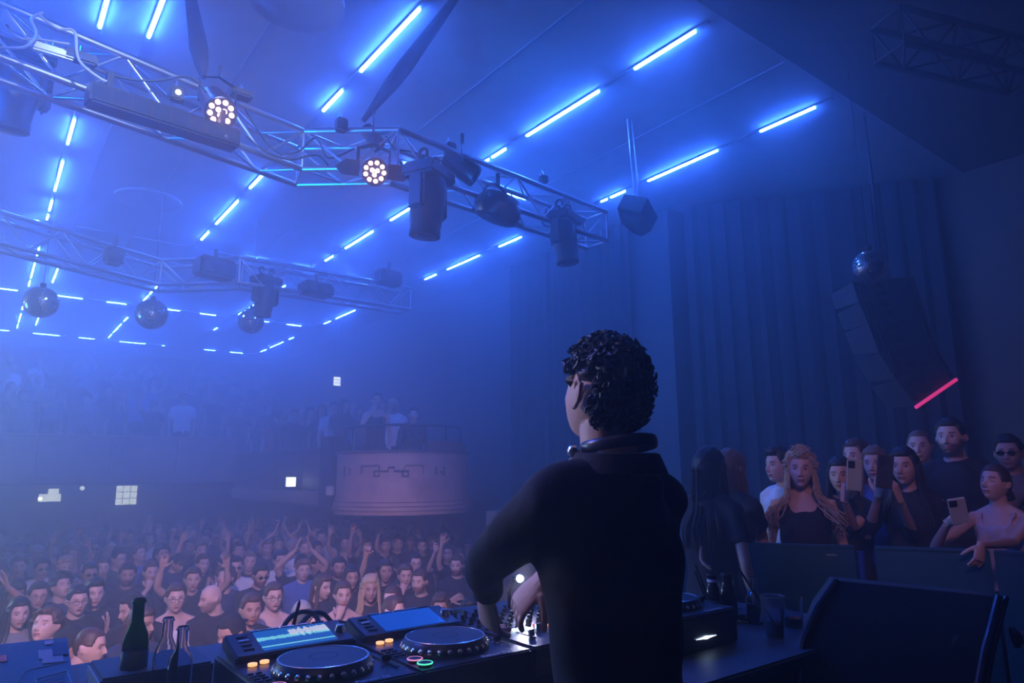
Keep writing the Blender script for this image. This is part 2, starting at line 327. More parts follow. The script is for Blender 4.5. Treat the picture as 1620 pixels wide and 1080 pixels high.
moving_head(aty(892, 372, 4.35), .92, -.12, .35, 'smaller black moving light hanging near the end of the near truss')
moving_head(aty(24, 130, 5.4), 1.15, .1, .2, 'large hazy moving light hanging at the picture edge under the near truss')
moving_head(aty(420, 465, 8.1), .95, .15, .4, 'hazy moving light hanging under the far truss above the smallest mirror ball')
# wide wash light in its bracket
p = Vector(aty(788, 330, 4.2)); wl = empty('wash_light', p, 'wide round wash light in a hoop bracket under the near truss', 'moving light', rz=.35)
q = Euler((.35, .12, 0)).to_matrix()
MB().lathe([(.08, .11), (.15, .1), (.185, .05), (.2, 0), (.2, -.04), (.17, -.09), (.12, -.1)], (0, 0, 0), 10, rot=q).build('head', M_DARKBLUE, wl)
MB().lathe([(.12, -.101), (.06, -.105), (.001, -.106)], (0, 0, 0), 20, rot=q, cap=False).build('lens', M_LENS_OFF, wl)
for k in range(6): MB().box(q @ Vector((0, .19, .05 - k * .022)), (.16, .02, .008), q).build('cooling_fin', M_BLACK, wl)
MB().tube([(.22 * math.cos(t), 0, .2 * math.sin(t)) for t in np.linspace(-.35, math.pi + .35, 15)], .011, 8).build('hoop_bracket', M_BLACK, wl)
MB().tube([(.2, -.05, -.06), (.22, -.1, -.1), (.14, -.14, -.13), (.06, -.12, -.11)], .009, 6).build('handle', M_BLACK, wl)
MB().tube([(0, 0, .2), (0, 0, .3)], .018, 8).build('clamp', M_BLACK, wl)
# flat hexagonal blinder at the truss end
p = Vector(aty(1004, 344, 4.35)); bl = empty('flood_light', p, 'flat black many-sided flood light at the end of the near truss', 'flood light', rz=.64)
MB().prism([(-.40, -.13), (-.26, .13), (.20, .15), (.38, .03), (.38, -.06), (.04, -.20)], -.05, .1, M=Euler((.5, 0, 0)).to_matrix()).build('housing', M_BLACK, bl)
MB().prism([(-.2, -.1), (-.14, .08), (.14, .1), (.22, .0), (.04, -.14)], -.056, -.051, M=Euler((.5, 0, 0)).to_matrix()).build('lens', M_LENS_OFF, bl)
MB().lathe([(.014, 0), (.014, .006), (.001, .008)], Vector((.0, -.09, .1)), 12).build('indicator', M_STRIP, bl)
for k in (-1, 1): MB().tube([(k * .2, .02, .05), (k * .03, .02, .22)], .01, 6).build('bracket', M_BLACK, bl)
a, b = Vector(aty(1008, 322, 4.4)), Vector(atz(996, 190, 3.58))
for k, dx in enumerate((-.02, .02)):
    o = MB().tube([a + Vector((dx, 0, 0)), a.lerp(b, .25) + Vector((dx * 1.7, 0, 0)), b + Vector((dx * 1.7, 0, 0))], .009, 8).build('drop_pole', M_ALU)
    tag(o, ['thin metal drop pole on the truss side holding the end of the near truss', 'thin metal drop pole on the far side, beside its twin at the truss end'][k], 'pole')
# small boxes/clamps on the near truss
M_SPK = mat('sparkle_lens', (1, 1, 1), .3, emit=5, ecol=(.55, .7, 1))
for i, (px, py, y, sz, lab) in enumerate([(85, 82, 4.15, (.2, .05, .05), 'short bright metal coupler on the near truss by the picture edge'), (128, 92, 4.15, (.16, .06, .06), 'dark clamp block next to the bright coupler on the near truss'),
        (280, 150, 4.3, (.07, .07, .09), 'small clamp box with sparkling lamp left of the glowing spotlight'), (382, 150, 4.35, (.13, .1, .05), 'flat power box on top of the near truss right of the glowing spotlight'),
        (540, 198, 4.4, (.08, .07, .1), 'dark clamp block above the flapped spotlight'), (712, 240, 4.3, (.08, .08, .14), 'dark junction box where the unlit spotlight hangs'), (860, 284, 4.40, (.07, .07, .07), 'small clamp block halfway along the outer truss section')]):
    bo = empty('clamp_block', aty(px, py, y), lab, 'clamp'); MB().box((0, 0, 0), sz, bev=.01).build('body', M_ALU if i == 0 else M_BLACK, bo)
    MB().tube([(0, 0, sz[2] / 2), (0, .02, sz[2] / 2 + .05), (0, .05, sz[2] / 2 + .02)], .01, 6).build('hook', M_ALU, bo)
    if i == 2: MB().lathe([(.018, 0), (.012, .01), (.001, .014)], (0, -.036, 0), 10, rot=rotto(Vector((0, -1, -.2)))).build('lamp', M_SPK, bo)
# cables on the near truss
def cable(name, pts, r, label, m=M_CABLE, sub=5, n=6, cat='cable'):
    P = [Vector(p) for p in pts]; out = []
    for i in range(len(P) - 1):
        p0, p1, p2, p3 = P[max(i - 1, 0)], P[i], P[i + 1], P[min(i + 2, len(P) - 1)]
        for k in range(sub):
            t = k / sub; out.append(.5 * ((2 * p1) + (p2 - p0) * t + (2 * p0 - 5 * p1 + 4 * p2 - p3) * t * t + (3 * p1 - p0 - 3 * p2 + p3) * t ** 3))
    out.append(P[-1]); o = MB().tube(out, r, n).build(name, m); return tag(o, label, cat)
M_CABL = mat('grey_cable', (.35, .35, .38), .4, bump=.05)
PC = lambda pts, y: [aty(a, b, y) for a, b in pts]
cable('cable', PC([(0, 75), (40, 74), (58, 55), (50, 30), (68, 20)], 4.1), .008, 'pale cable looping around the near truss at the picture edge', M_CABL)
cable('cable', PC([(60, 22), (90, 45), (118, 50), (125, 95), (160, 125), (172, 128)], 4.1), .008, 'pale cable hanging down through the near truss', M_CABL)
cable('cable', PC([(-5, 30), (30, 60), (60, 62), (110, 70)], 4.15), .007, 'thin pale cable lying along the lower chord by the picture edge', M_CABL)
cable('cable', PC([(130, 100), (180, 120), (240, 128), (300, 122), (330, 150)], 4.3), .008, 'dark cable sagging inside the near truss left of the glowing spotlight')
cable('cable', PC([(390, 215), (420, 240), (460, 252), (500, 245), (520, 262)], 4.5), .008, 'dark cable drooping beneath the truss before its bend')
cable('cable', PC([(380, 160), (430, 235), (470, 240), (500, 218), (520, 250), (560, 235)], 4.55), .007, 'dark cable woven through the truss up to its bend')
cable('cable', PC([(632, 255), (640, 268), (650, 270), (656, 258)], 4.2), .005, 'small cable loop between flapped spotlight and tall moving light')
cable('cable', PC([(610, 215), (625, 235), (650, 240), (690, 252), (720, 262)], 4.3), .007, 'dark cable along the truss above the tall moving light')
cable('cable', PC([(865, 330), (858, 352), (872, 358), (880, 340)], 4.4), .006, 'cable loop beside the smaller moving light')
cable('cable', PC([(1000, 110), (1002, 80), (1004, 60)], 4.4), .004, 'faint cord')  if False else None
# far truss boxes
for (px, py, y, sz, lab) in [(340, 425, 8.0, (.42, .25, .22), 'hazy box-shaped light on the far truss behind its bend'), (615, 440, 8.0, (.35, .2, .2), 'hazy light hanging at the end of the far truss'), (180, 405, 8.3, (.18, .15, .2), 'hazy clamp box between the two long parts of the far truss'), (500, 458, 8.0, (.4, .25, .16), 'faint flat light under the far truss before its end')]:
    bo = empty('truss_light', aty(px, py, y), lab, 'truss light', rz=.2); MB().box((0, 0, 0), sz, bev=.03).build('housing', M_BLACK, bo)
    MB().lathe([(min(sz[0], sz[2]) * .42, 0), (min(sz[0], sz[2]) * .3, .01), (.001, .014)], (0, -sz[1] / 2 - .001, 0), 18, rot=rotto(Vector((0, -1, 0)))).build('lens', M_LENS_OFF, bo)
    MB().tube([(0, 0, sz[2] / 2), (0, 0, sz[2] / 2 + .12)], .02, 8).build('clamp', M_BLACK, bo)

# ---------------------------------------------------------------- mirror balls
def mirror_ball(loc, r, label, hang, tint=.9):
    root = empty('mirror_ball', loc, label, 'mirror ball', None)
    m = MB(); rows = 22
    rr = random.Random(int(r * 1000))
    for i in range(rows):
        p0, p1 = math.pi * i / rows, math.pi * (i + 1) / rows; pm = (p0 + p1) / 2; n = max(3, int(2 * math.pi * math.sin(pm) * rows / math.pi))
        for j in range(n):
            a0, a1 = 2 * math.pi * j / n + .012 / max(.2, math.sin(pm)), 2 * math.pi * (j + 1) / n - .012 / max(.2, math.sin(pm))
            jit = Vector((rr.uniform(-1, 1), rr.uniform(-1, 1), rr.uniform(-1, 1))) * .0; t = []
            nx = Vector((rr.uniform(-1, 1), rr.uniform(-1, 1), rr.uniform(-1, 1))) * .02
            for (p, a) in ((p0 + .008, a0), (p1 - .008, a0), (p1 - .008, a1), (p0 + .008, a1)):
                d = Vector((math.sin(p) * math.cos(a), math.sin(p) * math.sin(a), math.cos(p))); t.append(d * r * (1 + d.dot(nx) * .5))
            m.add(t, [(0, 1, 2, 3)])
    o = m.build('mirror_tiles', mat('mirror_tile', (tint, tint, tint), .04, 1.0), root, smooth=False); o['kind'] = 'stuff'
    MB().lathe([(.001, -r * .985), (r * .5, -r * .85), (r * .85, -r * .5), (r * .985, 0), (r * .85, r * .5), (r * .5, r * .85), (.001, r * .985)], (0, 0, 0), 32).build('core', M_BLACK, root)
    MB().lathe([(.001, r * .97), (.03, r * .97), (.03, r + .04), (.001, r + .05)], (0, 0, 0), 12).build('cap', M_BLACK, root)
    MB().tube([(0, 0, r + .04), (0, 0, hang)], .004, 6).build('wire', M_CABLE, root)
for (px, py, rpx, y, lab) in [(65, 478, 25, 9.0, 'faint mirror ball hanging beyond the far truss near the picture edge'), (240, 497, 24, 9.4, 'mirror ball hanging below the bend of the far truss'), (397, 508, 20, 9.6, 'smallest mirror ball with a bright crescent under the far truss'), (1376, 422, 27, 2.6, 'mirror ball with sparkles hanging in front of the curved speaker column')]:
    p = aty(px, py, y); d = .599 * p[0] + .778 * p[1] + .1886 * p[2]; mirror_ball(p, rpx / FPX * d, lab, ZC - p[2] - (.035 if y < 2.8 else 0))

# ---------------------------------------------------------------- curved loudspeaker column
M_SPKB = mat('speaker_black', (.05, .05, .055), .5, bump=.3, bscale=200)
la = empty('speaker_column', atd(1376, 440, 6.6), 'curved black column of loudspeakers hanging at the side wall', 'loudspeaker')
B = Vector(la.location); back = Vector(R @ np.array([.25, .1, -1])).normalized()
sep = [((1348, 446), (1446, 437)), ((1358, 478), (1454, 462)), ((1373, 512), (1463, 490)), ((1390, 558), (1474, 529)), ((1417, 600), (1490, 563)), ((1449, 643), (1513, 599))]
pts = [Vector(atd(*sep[0][0], 6.6)).lerp(Vector(atd(*sep[0][1], 6.7)), .5)]
for i in range(5):
    q = [Vector(atd(*p, d)) - B for p, d in ((sep[i][0], 6.6 - i * .05), (sep[i][1], 6.75 - i * .05), (sep[i + 1][1], 6.72 - i * .05), (sep[i + 1][0], 6.57 - i * .05))]
    c = sum(q, Vector()) / 4; q = [c + (v - c) * Vector((1, 1, 1)) * .985 for v in q]; up = (q[0] - q[3]).normalized(); w = (q[1] - q[0]).normalized(); nrm = -w.cross(up).normalized()
    if nrm.dot(back) < 0: nrm = -nrm
    bk = [c + (v - c) * .82 + nrm * .42 for v in q]
    cab = MB().add(q + bk, [(0, 1, 2, 3), (7, 6, 5, 4), (0, 4, 5, 1), (1, 5, 6, 2), (2, 6, 7, 3), (3, 7, 4, 0)]).build('speaker_cabinet', M_SPKB, la, smooth=False)
    h = (q[0] - q[3]).length; W_ = (q[1] - q[0]).length; Mx = Matrix((w, nrm, w.cross(nrm))).transposed()
    for k in (-1, 1):
        MB().lathe([(h * .2, .006), (h * .19, .012), (h * .1, -.0), (.001, .002)], c + up * (k * h * .2) - w * W_ * .12 - nrm * .004, 20, rot=Mx @ Euler((math.pi / 2, 0, 0)).to_matrix() @ Matrix.Diagonal((1.5, .7, 1))).build('driver_slot', M_BLACK, cab)
    for t in (-.43, -.36, .4): MB().box(c + w * W_ * t - nrm * .008, (.018, .02, h * .8), Mx).build('grille_bar', M_BLACK, cab)
a, b = Vector(atd(1449, 644, 6.3)), Vector(atd(1513, 600, 6.45))
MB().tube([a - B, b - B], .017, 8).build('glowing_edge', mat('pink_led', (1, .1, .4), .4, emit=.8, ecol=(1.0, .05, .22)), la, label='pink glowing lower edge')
MB().tube([pts[0] + Vector((0, 0, .02)) - B, Vector((pts[0].x, pts[0].y, ZC - .02)) - B], .012, 6).build('chain', M_BLACK, la)

# ---------------------------------------------------------------- balconies
zt, zb = .85, -.11
sbox('floor_balcony', (-8, 16.72, zb - .05), (7.19, 23.19, zb + .1), M_WOODD, 'balcony deck with raked steps')
for k in range(5): sbox('floor_balcony_step', (-8, 17.7 + k * 1.05, zb + .1), (7.19, 23.19, zb + .1 + .34 * (k + 1)), M_WOODD)
bal = empty('balcony_front', (0, 16.5, zb), 'long wood-panelled front of the far balcony', 'balcony front'); bx, by, bz = bal.location
def bb(name, lo, hi, m, par=bal, **k):
    B = Vector(par.location); c = Vector([(a + b) / 2 for a, b in zip(lo, hi)]) - B; return MB().box(c, [b - a for a, b in zip(lo, hi)], bev=k.get('bev', 0)).build(name, m, par)
for k in range(10): bb('panel', (-7.98 + k * 1.27, 16.55, .09), (-7.98 + (k + 1) * 1.27 - .02, 16.7, zt - .06), M_WOOD)
bb('top_rail', (-8, 16.5, zt - .05), (4.72, 16.74, zt), M_WOOD, bev=.01)
bb('moulding', (-8, 16.47, zb - .02), (4.72, 16.72, .08), M_WOOD, bev=.03)
sg = empty('side_balcony_front', (4.65, 13.5, -.45), 'wooden front of the side balcony leading to the curved box', 'balcony front')
for k in range(4): bb('panel', (4.68, 11.0 + k * 1.36, -.26), (4.8, 11.0 + (k + 1) * 1.36 - .02, .42), M_WOODD, sg)
bb('top_rail', (4.63, 10.95, .42), (4.85, 16.45, .47), M_WOODD, sg, bev=.01)
bb('moulding', (4.6, 10.95, -.5), (4.82, 16.4, -.28), M_WOOD, sg, bev=.02)
sbox('floor_side_balcony', (4.84, 9.7, -.56), (7.19, 16.7, -.42), M_WOODD)
sbox('pillar_balcony', (4.4, 10.45, -.5), (4.62, 10.85, .6), M_CURT, 'dark pillar left of the curved box')
# curved box
CX, CY, CR, ZB0 = 5.27, 9.65, 1.0, -.57
cbx = empty('curved_box', (CX, CY, ZB0), 'rounded wooden balcony box with geometric relief ornament', 'balcony box')
def shell(name, r0, r1, z0, z1, m, par, ex=None, a0=math.radians(95), a1=math.radians(355), n=56, zt=None):
    mb = MB(); prof = [(r1, z0), (r1, z1), (r0, z1), (r0, z0)]; vs = []
    for i in range(n + 1):
        a = a0 + (a1 - a0) * i / n
        for (r, z) in prof: vs.append((r * math.cos(a), r * math.sin(a), z - ZB0))
    fs = [(4 * i + j, 4 * i + (j + 1) % 4, 4 * i + 4 + (j + 1) % 4, 4 * i + 4 + j) for i in range(n) for j in range(4)] + [(0, 3, 2, 1), (4 * n, 4 * n + 1, 4 * n + 2, 4 * n + 3)]
    mb.add(vs, fs); return mb.build(name, m, par)
def on_cyl(px, py, r=CR):
    d = ray(px, py); a = d[0] ** 2 + d[1] ** 2; b = -2 * (d[0] * CX + d[1] * CY); c = CX ** 2 + CY ** 2 - r * r; D = b * b - 4 * a * c
    t = (-b - math.sqrt(max(D, 0))) / (2 * a); return Vector(d * t) - Vector((CX, CY, ZB0))
shell('body', .94, 1.0, -.36, .30, M_WOOD, cbx)
for k, (z, r) in enumerate([(-.57, 1.03), (-.51, 1.055), (-.45, 1.04), (-.39, 1.02)]): shell('moulding', .9, r, z, z + .052, M_WOOD, cbx)
shell('top_ledge', .93, 1.03, .30, .335, M_WOODD, cbx)
shell('raised_panel', .9, .985, .30, .46, M_WOODD, cbx, a0=math.radians(262), a1=math.radians(355))
for x, y in []: pass
MB().lathe([(.001, 0), (.97, 0), (.97, .04), (.001, .04)], (0, 0, .03), 40).build('deck', M_WOODD, cbx)
for seg in [[(545, 738), (545, 754)], [(553, 740), (553, 752)], [(572, 737), (572, 749)], [(572, 737), (600, 736)], [(600, 736), (600, 745)], [(592, 745), (600, 745), (600, 753), (592, 753), (592, 745)], [(600, 745), (614, 745), (614, 739), (624, 739), (624, 745), (638, 745)], [(637, 745), (646, 745), (646, 753), (637, 753), (637, 745)], [(638, 744), (642, 736), (670, 736), (670, 748)], [(690, 738), (690, 750)], [(703, 738), (703, 753)], [(697, 746), (704, 750)]]:
    MB().tube([on_cyl(a, b, 1.008) for a, b in seg], .016, 4).build('relief', M_WOODD, cbx)
MB().tube([(.9 * math.cos(a), .9 * math.sin(a), .70 - ZB0) for a in np.linspace(math.radians(150), math.radians(330), 30)], .018, 8).build('hand_rail', M_BLACK, cbx)
for a in (155, 185, 215, 245, 285, 325):
    a = math.radians(a); MB().tube([(.9 * math.cos(a), .9 * math.sin(a), .05), (.9 * math.cos(a), .9 * math.sin(a), .70 - ZB0)], .012, 6).build('rail_post', M_BLACK, cbx)
p = Vector(atd(777, 808, 7.6)); sbox('wall_low_side', (p.x, p.y - .1, ZF), (p.x + .9, p.y + .1, p.z), M_WOODD, 'low tan wall end beside the performer')
# lit signs and openings
M_SCR = mat('lit_sign', (1, 1, .85), .4, emit=3.5, ecol=(.75, .82, .62))
def sign(name, px, py, y, w, h, label, cat, div=0, rz=0.0):
    r = empty(name, aty(px, py, y), label, cat, rz=rz); MB().box((0, .02, 0), (w + .04, .05, h + .04), bev=.008).build('case', M_BLACK, r)
    for k in range(div + 1): MB().box((0, -.008, h * ((k + .5) / (div + 1) - .5)), (w, .006, h / (div + 1) - .012)).build('lit_panel', M_SCR, r)
    return r
sg_ = sign('lit_sign', 533, 603, 15.5, .17, .22, 'small bright three-part sign hanging above the side balcony', 'sign', 2)
for k in (-1, 1): MB().tube([(k * .06, .02, .12), (k * .06, .02, ZC - sg_.location.z - .005)], .005, 6).build('hanger', M_BLACK, sg_)
sign('lit_sign', 460, 762, 12.4, .18, .18, 'bright square sign below the side balcony', 'sign')
r = empty('dim_panel', aty(522, 776, 10.2), 'dim grey square panel on the pillar beside the curved box', 'panel'); MB().box((0, 0, 0), (.13, .04, .14), bev=.01).build('panel', mat('grey_panel', (.4, .42, .48), .5, bump=.05), r)
r = empty('bar_screen', aty(200, 783, 22.5), 'bright gridded screen under the far balcony above the crowd', 'screen'); q = aty(200, 783, 22.5)
MB().box((0, .03, 0), (.62, .04, .62), bev=.01).build('case', M_BLACK, r)
for i in range(3):
    for k in range(3): MB().box((-.18 + i * .18, 0, .18 - k * .18), (.165, .01, .165)).build('lit_panel', M_SCR, r)
r = empty('bar_screen', aty(83, 781, 22.5), 'bright stepped light panel under the far balcony near the picture edge', 'screen')
MB().box((0, .03, 0), (.62, .04, .45), bev=.01).build('case', M_BLACK, r)
for (x, z, w, h) in [(-.05, -.1, .5, .2), (.02, .07, .24, .13), (-.27, -.12, .1, .08)]: MB().box((x, 0, z), (w, .01, h)).build('lit_panel', M_SCR, r)
r = empty('wall_lamp', aty(130, 772, 22.4), 'tiny round lamp under the far balcony between the two screens', 'lamp'); MB().lathe([(.05, 0), (.06, .02), (.04, .05), (.001, .06)], (0, 0, 0), 12, rot=rotto(Vector((0, -1, 0)))).build('bulb', M_SCR, r)
# ---------------------------------------------------------------- people
def sm(x, a, b): t = np.clip((x - a) / (b - a), 0, 1); return t * t * (3 - 2 * t)
def gz(x, z, x0, z0, sx, sz): return np.exp(-((x - x0) / sx) ** 2 - ((z - z0) / sz) ** 2)
NLON, NLAT = 84, 68
def head_pts(F, nlon=NLON, nlat=NLAT):
    u = np.arange(nlon) / nlon; lon = 2 * np.pi * u - .6 * np.sin(2 * np.pi * u)
    s = (np.arange(1, nlat) / nlat - .5); lat = np.pi * s - .2 * np.sin(2 * np.pi * s)
    LA, LO = np.meshgrid(lat, lon, indexing='ij'); LA = LA.ravel(); LO = LO.ravel()
    LA = np.concatenate([[-np.pi / 2], LA, [np.pi / 2]]); LO = np.concatenate([[0], LO, [0]])
    front = .5 + .5 * np.cos(LO); low = LA < 0; ch = np.cos(LA)
    p = np.where(low, 1 - .48 * front, .88); h = np.maximum(ch, 0) ** p
    z = np.where(low, -.115 * np.abs(np.sin(LA)) ** 1.0, .118 * np.sin(LA))
    t = np.clip(-z / .115, 0, 1); wj = 1 - F.get('jaw', .30) * t ** 1.6; w = F.get('wide', 1.0)
    x = .0765 * w * np.sin(LO) * h * wj; y = -.093 * np.cos(LO) * h + .010 * (1 - front) - .012 * t * front
    y = np.where(low & (front < .5), y * (1 - .25 * t), y)
    fm = sm(np.cos(LO), 0.05, .5); ax = np.abs(x); d = np.zeros_like(x)
    nz = np.where(z > -.034, sm(z, .018, -.034), sm(z, -.050, -.036)); nl = F.get('nose', 1.0)
    d += .023 * nl * np.exp(-(x / .0095) ** 2) * nz + .007 * gz(ax, z, .013, -.038, .007, .007)
    d += .005 * gz(ax, z, .026, .021, .02, .007) - .010 * gz(ax, z, .031, .001, .015, .011) + .004 * gz(ax, z, .031, -.001, .010, .006)
    d += .004 * gz(ax, z, .042, -.028, .016, .014)
    mz = z - (F.get('smile', 0) * 8 * x * x); op = F.get('open', 0)
    d += .0065 * gz(x, mz, 0, -.062 + op * .002, .022, .0055) + .006 * gz(x, mz, 0, -.074 - op * .006, .018, .006) - (.004 + .010 * op) * gz(x, mz, 0, -.068, .020, .0025 + op * .004)
    d += -.004 * gz(x, z, 0, -.085, .022, .005) + .009 * gz(x, z, 0, -.103, .020, .013)
    y -= d * fm
    if F.get('ears', True):
        for sg in (-1, 1):
            e = np.exp(-((y - .012 - .25 * (z + .005)) / .013) ** 2 - ((z + .006) / .028) ** 4) * (np.sign(x) == sg) * (np.abs(LO - np.pi / 2) < .75 if sg > 0 else np.abs(LO - 3 * np.pi / 2) < .75)
            x += sg * .017 * e; y += .006 * e
    P = np.stack([x, y, z], 1); return P, LO, LA, nlon, nlat
def sph_faces(nlon, nlat):
    f = []; r = nlat - 1
    for j in range(nlon): f.append((0, 1 + (j + 1) % nlon, 1 + j))
    for i in range(r - 1):
        a = 1 + i * nlon; b = a + nlon
        for j in range(nlon): k = (j + 1) % nlon; f.append((a + j, a + k, b + k, b + j))
    top = 1 + r * nlon; a = 1 + (r - 1) * nlon
    for j in range(nlon): f.append((a + j, a + (j + 1) % nlon, top))
    return f
HFS = {(NLON, NLAT): sph_faces(NLON, NLAT), (56, 46): sph_faces(56, 46)}; HPC = {}
def face_color(P, F):
    x, y, z = P[:, 0], P[:, 1], P[:, 2]; ax = np.abs(x); C = np.ones((len(P), 4)); fr = (y < -.02) & (np.abs(z) < .13) & (ax < .1)
    def mixc(m, c):
        m = (m * fr)[:, None]; C[:, :3] = C[:, :3] * (1 - m) + np.array(c) * m
    bd = F.get('beard', 0)
    if bd:
        m = sm(z, -.035, -.055) * np.clip(1 - gz(x, z, 0, -.068, .020, .008), 0, 1); m = np.maximum(m, sm(ax, .05, .062) * sm(z, .0, -.03)) * ((y < .02) & (np.abs(z) < .125) & (ax < .09))
        C[:, :3] = C[:, :3] * (1 - bd * m[:, None]) + np.array([.10, .08, .08]) * (bd * m[:, None])
    mz = z - (F.get('smile', 0) * 8 * x * x); op = F.get('open', 0)
    mixc(sm(ax, .027, .018) * sm(np.abs(mz + .068), .011, .007) * .8, (.62, .28, .30))
    if op: mixc(sm(ax, .018, .012) * sm(np.abs(mz + .069), .007, .004), (.08, .03, .03))
    else: mixc(sm(ax, .026, .018) * sm(np.abs(mz + .068), .0028, .001) * .8, (.2, .08, .08))
    zb = z - .0245 + .12 * (ax - .028) ** 2 / .028
    mixc(sm(ax, .012, .017) * sm(ax, .050, .044) * sm(np.abs(zb), .0062, .003) * F.get('brow', .85), (.12, .09, .09))
    e = ((ax - .031) / .0150) ** 2 + ((z - .001) / .0066) ** 2
    if F.get('closed', False): mixc(sm(np.abs(z + .002), .0035, .001) * sm(ax, .016, .02) * sm(ax, .047, .043), (.1, .06, .06))
    else:
        mixc(sm(e, 1.6, 1.1) * .8, (.25, .16, .15)); mixc(sm(e, 1.0, .6), (1.35, 1.4, 1.45)); mixc(sm(np.hypot(ax - .031, z - .0015), .0078, .0055), (.06, .05, .05))
    mixc(gz(ax, z, .008, -.045, .004, .003) * .8, (.2, .1, .1))
    return C
HAND = {}
def make_hand(kind):
    if kind in HAND: return HAND[kind]
    spec = {'open': ((6, 8, 6), .20, (-10, 12)), 'relaxed': ((22, 30, 18), .06, (15, 18)), 'grip': ((52, 62, 38), .03, (38, 30)), 'fist': ((80, 88, 55), .01, (50, 45)), 'phone': ((38, 50, 30), .05, (10, 20)), 'droop': ((28, 22, 12), .10, (20, 20)), 'pinch': ((46, 34, 22), .05, (30, 22))}[kind]
    (c1, c2, c3), spread, (ta, tb) = spec; m = MB()
    m.tube([(0, 0, -.02), (0, 0, .015), (.0, 0, .05), (.0, 0, .088), (0, 0, .1)], [(.026, .019), (.030, .017), (.038, .0155), (.040, .014), (.036, .010)], 14, up=(1, 0, 0))
    for k, (x, L, r) in enumerate(((.029, .070, .0088), (.0098, .078, .0090), (-.0098, .072, .0086), (-.028, .056, .0076))):
        sp = spread * (1.5 - k) / 1.5 * .9; p = Vector((x, 0, .085)); d = Vector((math.sin(sp), 0, math.cos(sp))); pts = [p]; rs = [r * 1.05]; a = 0
        ex = 1.0 + .12 * ((k * 7) % 3 - 1)
        for seg, c in ((.45, c1), (.31, c2), (.24, c3)):
            a += math.radians(c * ex); dd = Vector((d.x * math.cos(a), -math.sin(a), d.z * math.cos(a))).normalized(); q = p + dd * L * seg
            pts += [p.lerp(q, .5), q]; rs += [r * .97, r * (1.0 if seg > .3 else .8)]; p = q
        m.tube(pts, rs, 10)
    p0 = Vector((.026, -.004, .022)); a1, a2 = math.radians(ta), math.radians(ta + tb)
    p1 = p0 + Vector((.62, -.35 - .5 * math.sin(a1), .62)).normalized() * .042; p2 = p1 + Vector((.45 * math.cos(a1), -.25 - .7 * math.sin(a1), .75)).normalized() * .032; p3 = p2 + Vector((.25 * math.cos(a2), -.2 - .9 * math.sin(a2), .7)).normalized() * .026
    m.tube([p0, p0.lerp(p1, .5), p1, p2, p3], [.015, .014, .0115, .0108, .0075], 10)
    me = voxel(m, .0042, 2, .45); n = len(me.vertices); co = np.empty(n * 3); me.vertices.foreach_get('co', co)
    HAND[kind] = (co.reshape(-1, 3), [tuple(p.vertices) for p in me.polygons]); return HAND[kind]
def tmpobj(me): o = bpy.data.objects.new('tmp', me); COL.objects.link(o); return o
def evalmesh(o):
    dg = bpy.context.evaluated_depsgraph_get(); me = bpy.data.meshes.new_from_object(o.evaluated_get(dg), preserve_all_data_layers=False, depsgraph=dg); return me
def voxel(mb, size, it=2, fac=.5):
    me = mb.mesh('tmp', M_BLACK) if isinstance(mb, MB) else mb
    o = tmpobj(me); r = o.modifiers.new('r', 'REMESH'); r.mode = 'VOXEL'; r.voxel_size = size
    if it: s = o.modifiers.new('s', 'SMOOTH'); s.iterations = it; s.factor = fac
    out = evalmesh(o); bpy.data.objects.remove(o); return out
def union(base, parts):
    o = tmpobj(base); tm = []
    for (v, f) in parts:
        me = bpy.data.meshes.new('t'); me.from_pydata([tuple(p) for p in v], [], f); t = tmpobj(me); tm.append(t)
        b = o.modifiers.new('b', 'BOOLEAN'); b.operation = 'UNION'; b.solver = 'MANIFOLD'; b.object = t
    out = evalmesh(o)
    for t in tm + [o]: bpy.data.objects.remove(t)
    return out
def vcoords(me): a = np.empty(len(me.vertices) * 3); me.vertices.foreach_get('co', a); return a.reshape(-1, 3)

def skin_mat(name, col):
    m = mat(name, col, .5, bump=.04, bscale=120); nt = m.node_tree; b = nt.nodes['Principled BSDF']
    at = nt.nodes.new('ShaderNodeAttribute'); at.attribute_name = 'tint'; mx = nt.nodes.new('ShaderNodeMix'); mx.data_type = 'RGBA'; mx.blend_type = 'MULTIPLY'; mx.inputs[0].default_value = 1
    mx.inputs[6].default_value = (*col, 1); nt.links.new(at.outputs['Color'], mx.inputs[7]); nt.links.new(mx.outputs[2], b.inputs['Base Color']); return m
SK = [skin_mat('skin_fair', (.62, .42, .34)), skin_mat('skin_light', (.55, .36, .28)), skin_mat('skin_tan', (.42, .26, .19)), skin_mat('skin_deep', (.26, .15, .10))]
HM = {k: mat('hair_' + k, c, .45, bump=.25, bscale=140) for k, c in dict(black=(.018, .015, .015), brown=(.07, .04, .025), light_brown=(.16, .10, .06), blond=(.42, .30, .18), grey=(.3, .3, .3)).items()}
CM = {k: mat('cloth_' + k, c, .85, bump=.35, bscale=25, var=.1) for k, c in dict(black=(.02, .02, .024), navy=(.03, .04, .09), white=(.72, .72, .74), grey=(.22, .22, .24), red=(.42, .04, .05), blue=(.07, .14, .42), pale=(.5, .42, .42), green=(.06, .12, .08), pink=(.5, .25, .3), denim=(.06, .09, .16)).items()}
M_GLS = mat('dark_glasses', (.01, .01, .012), .1); M_FRM = mat('glasses_frame', (.03, .025, .025), .3, bump=.02)

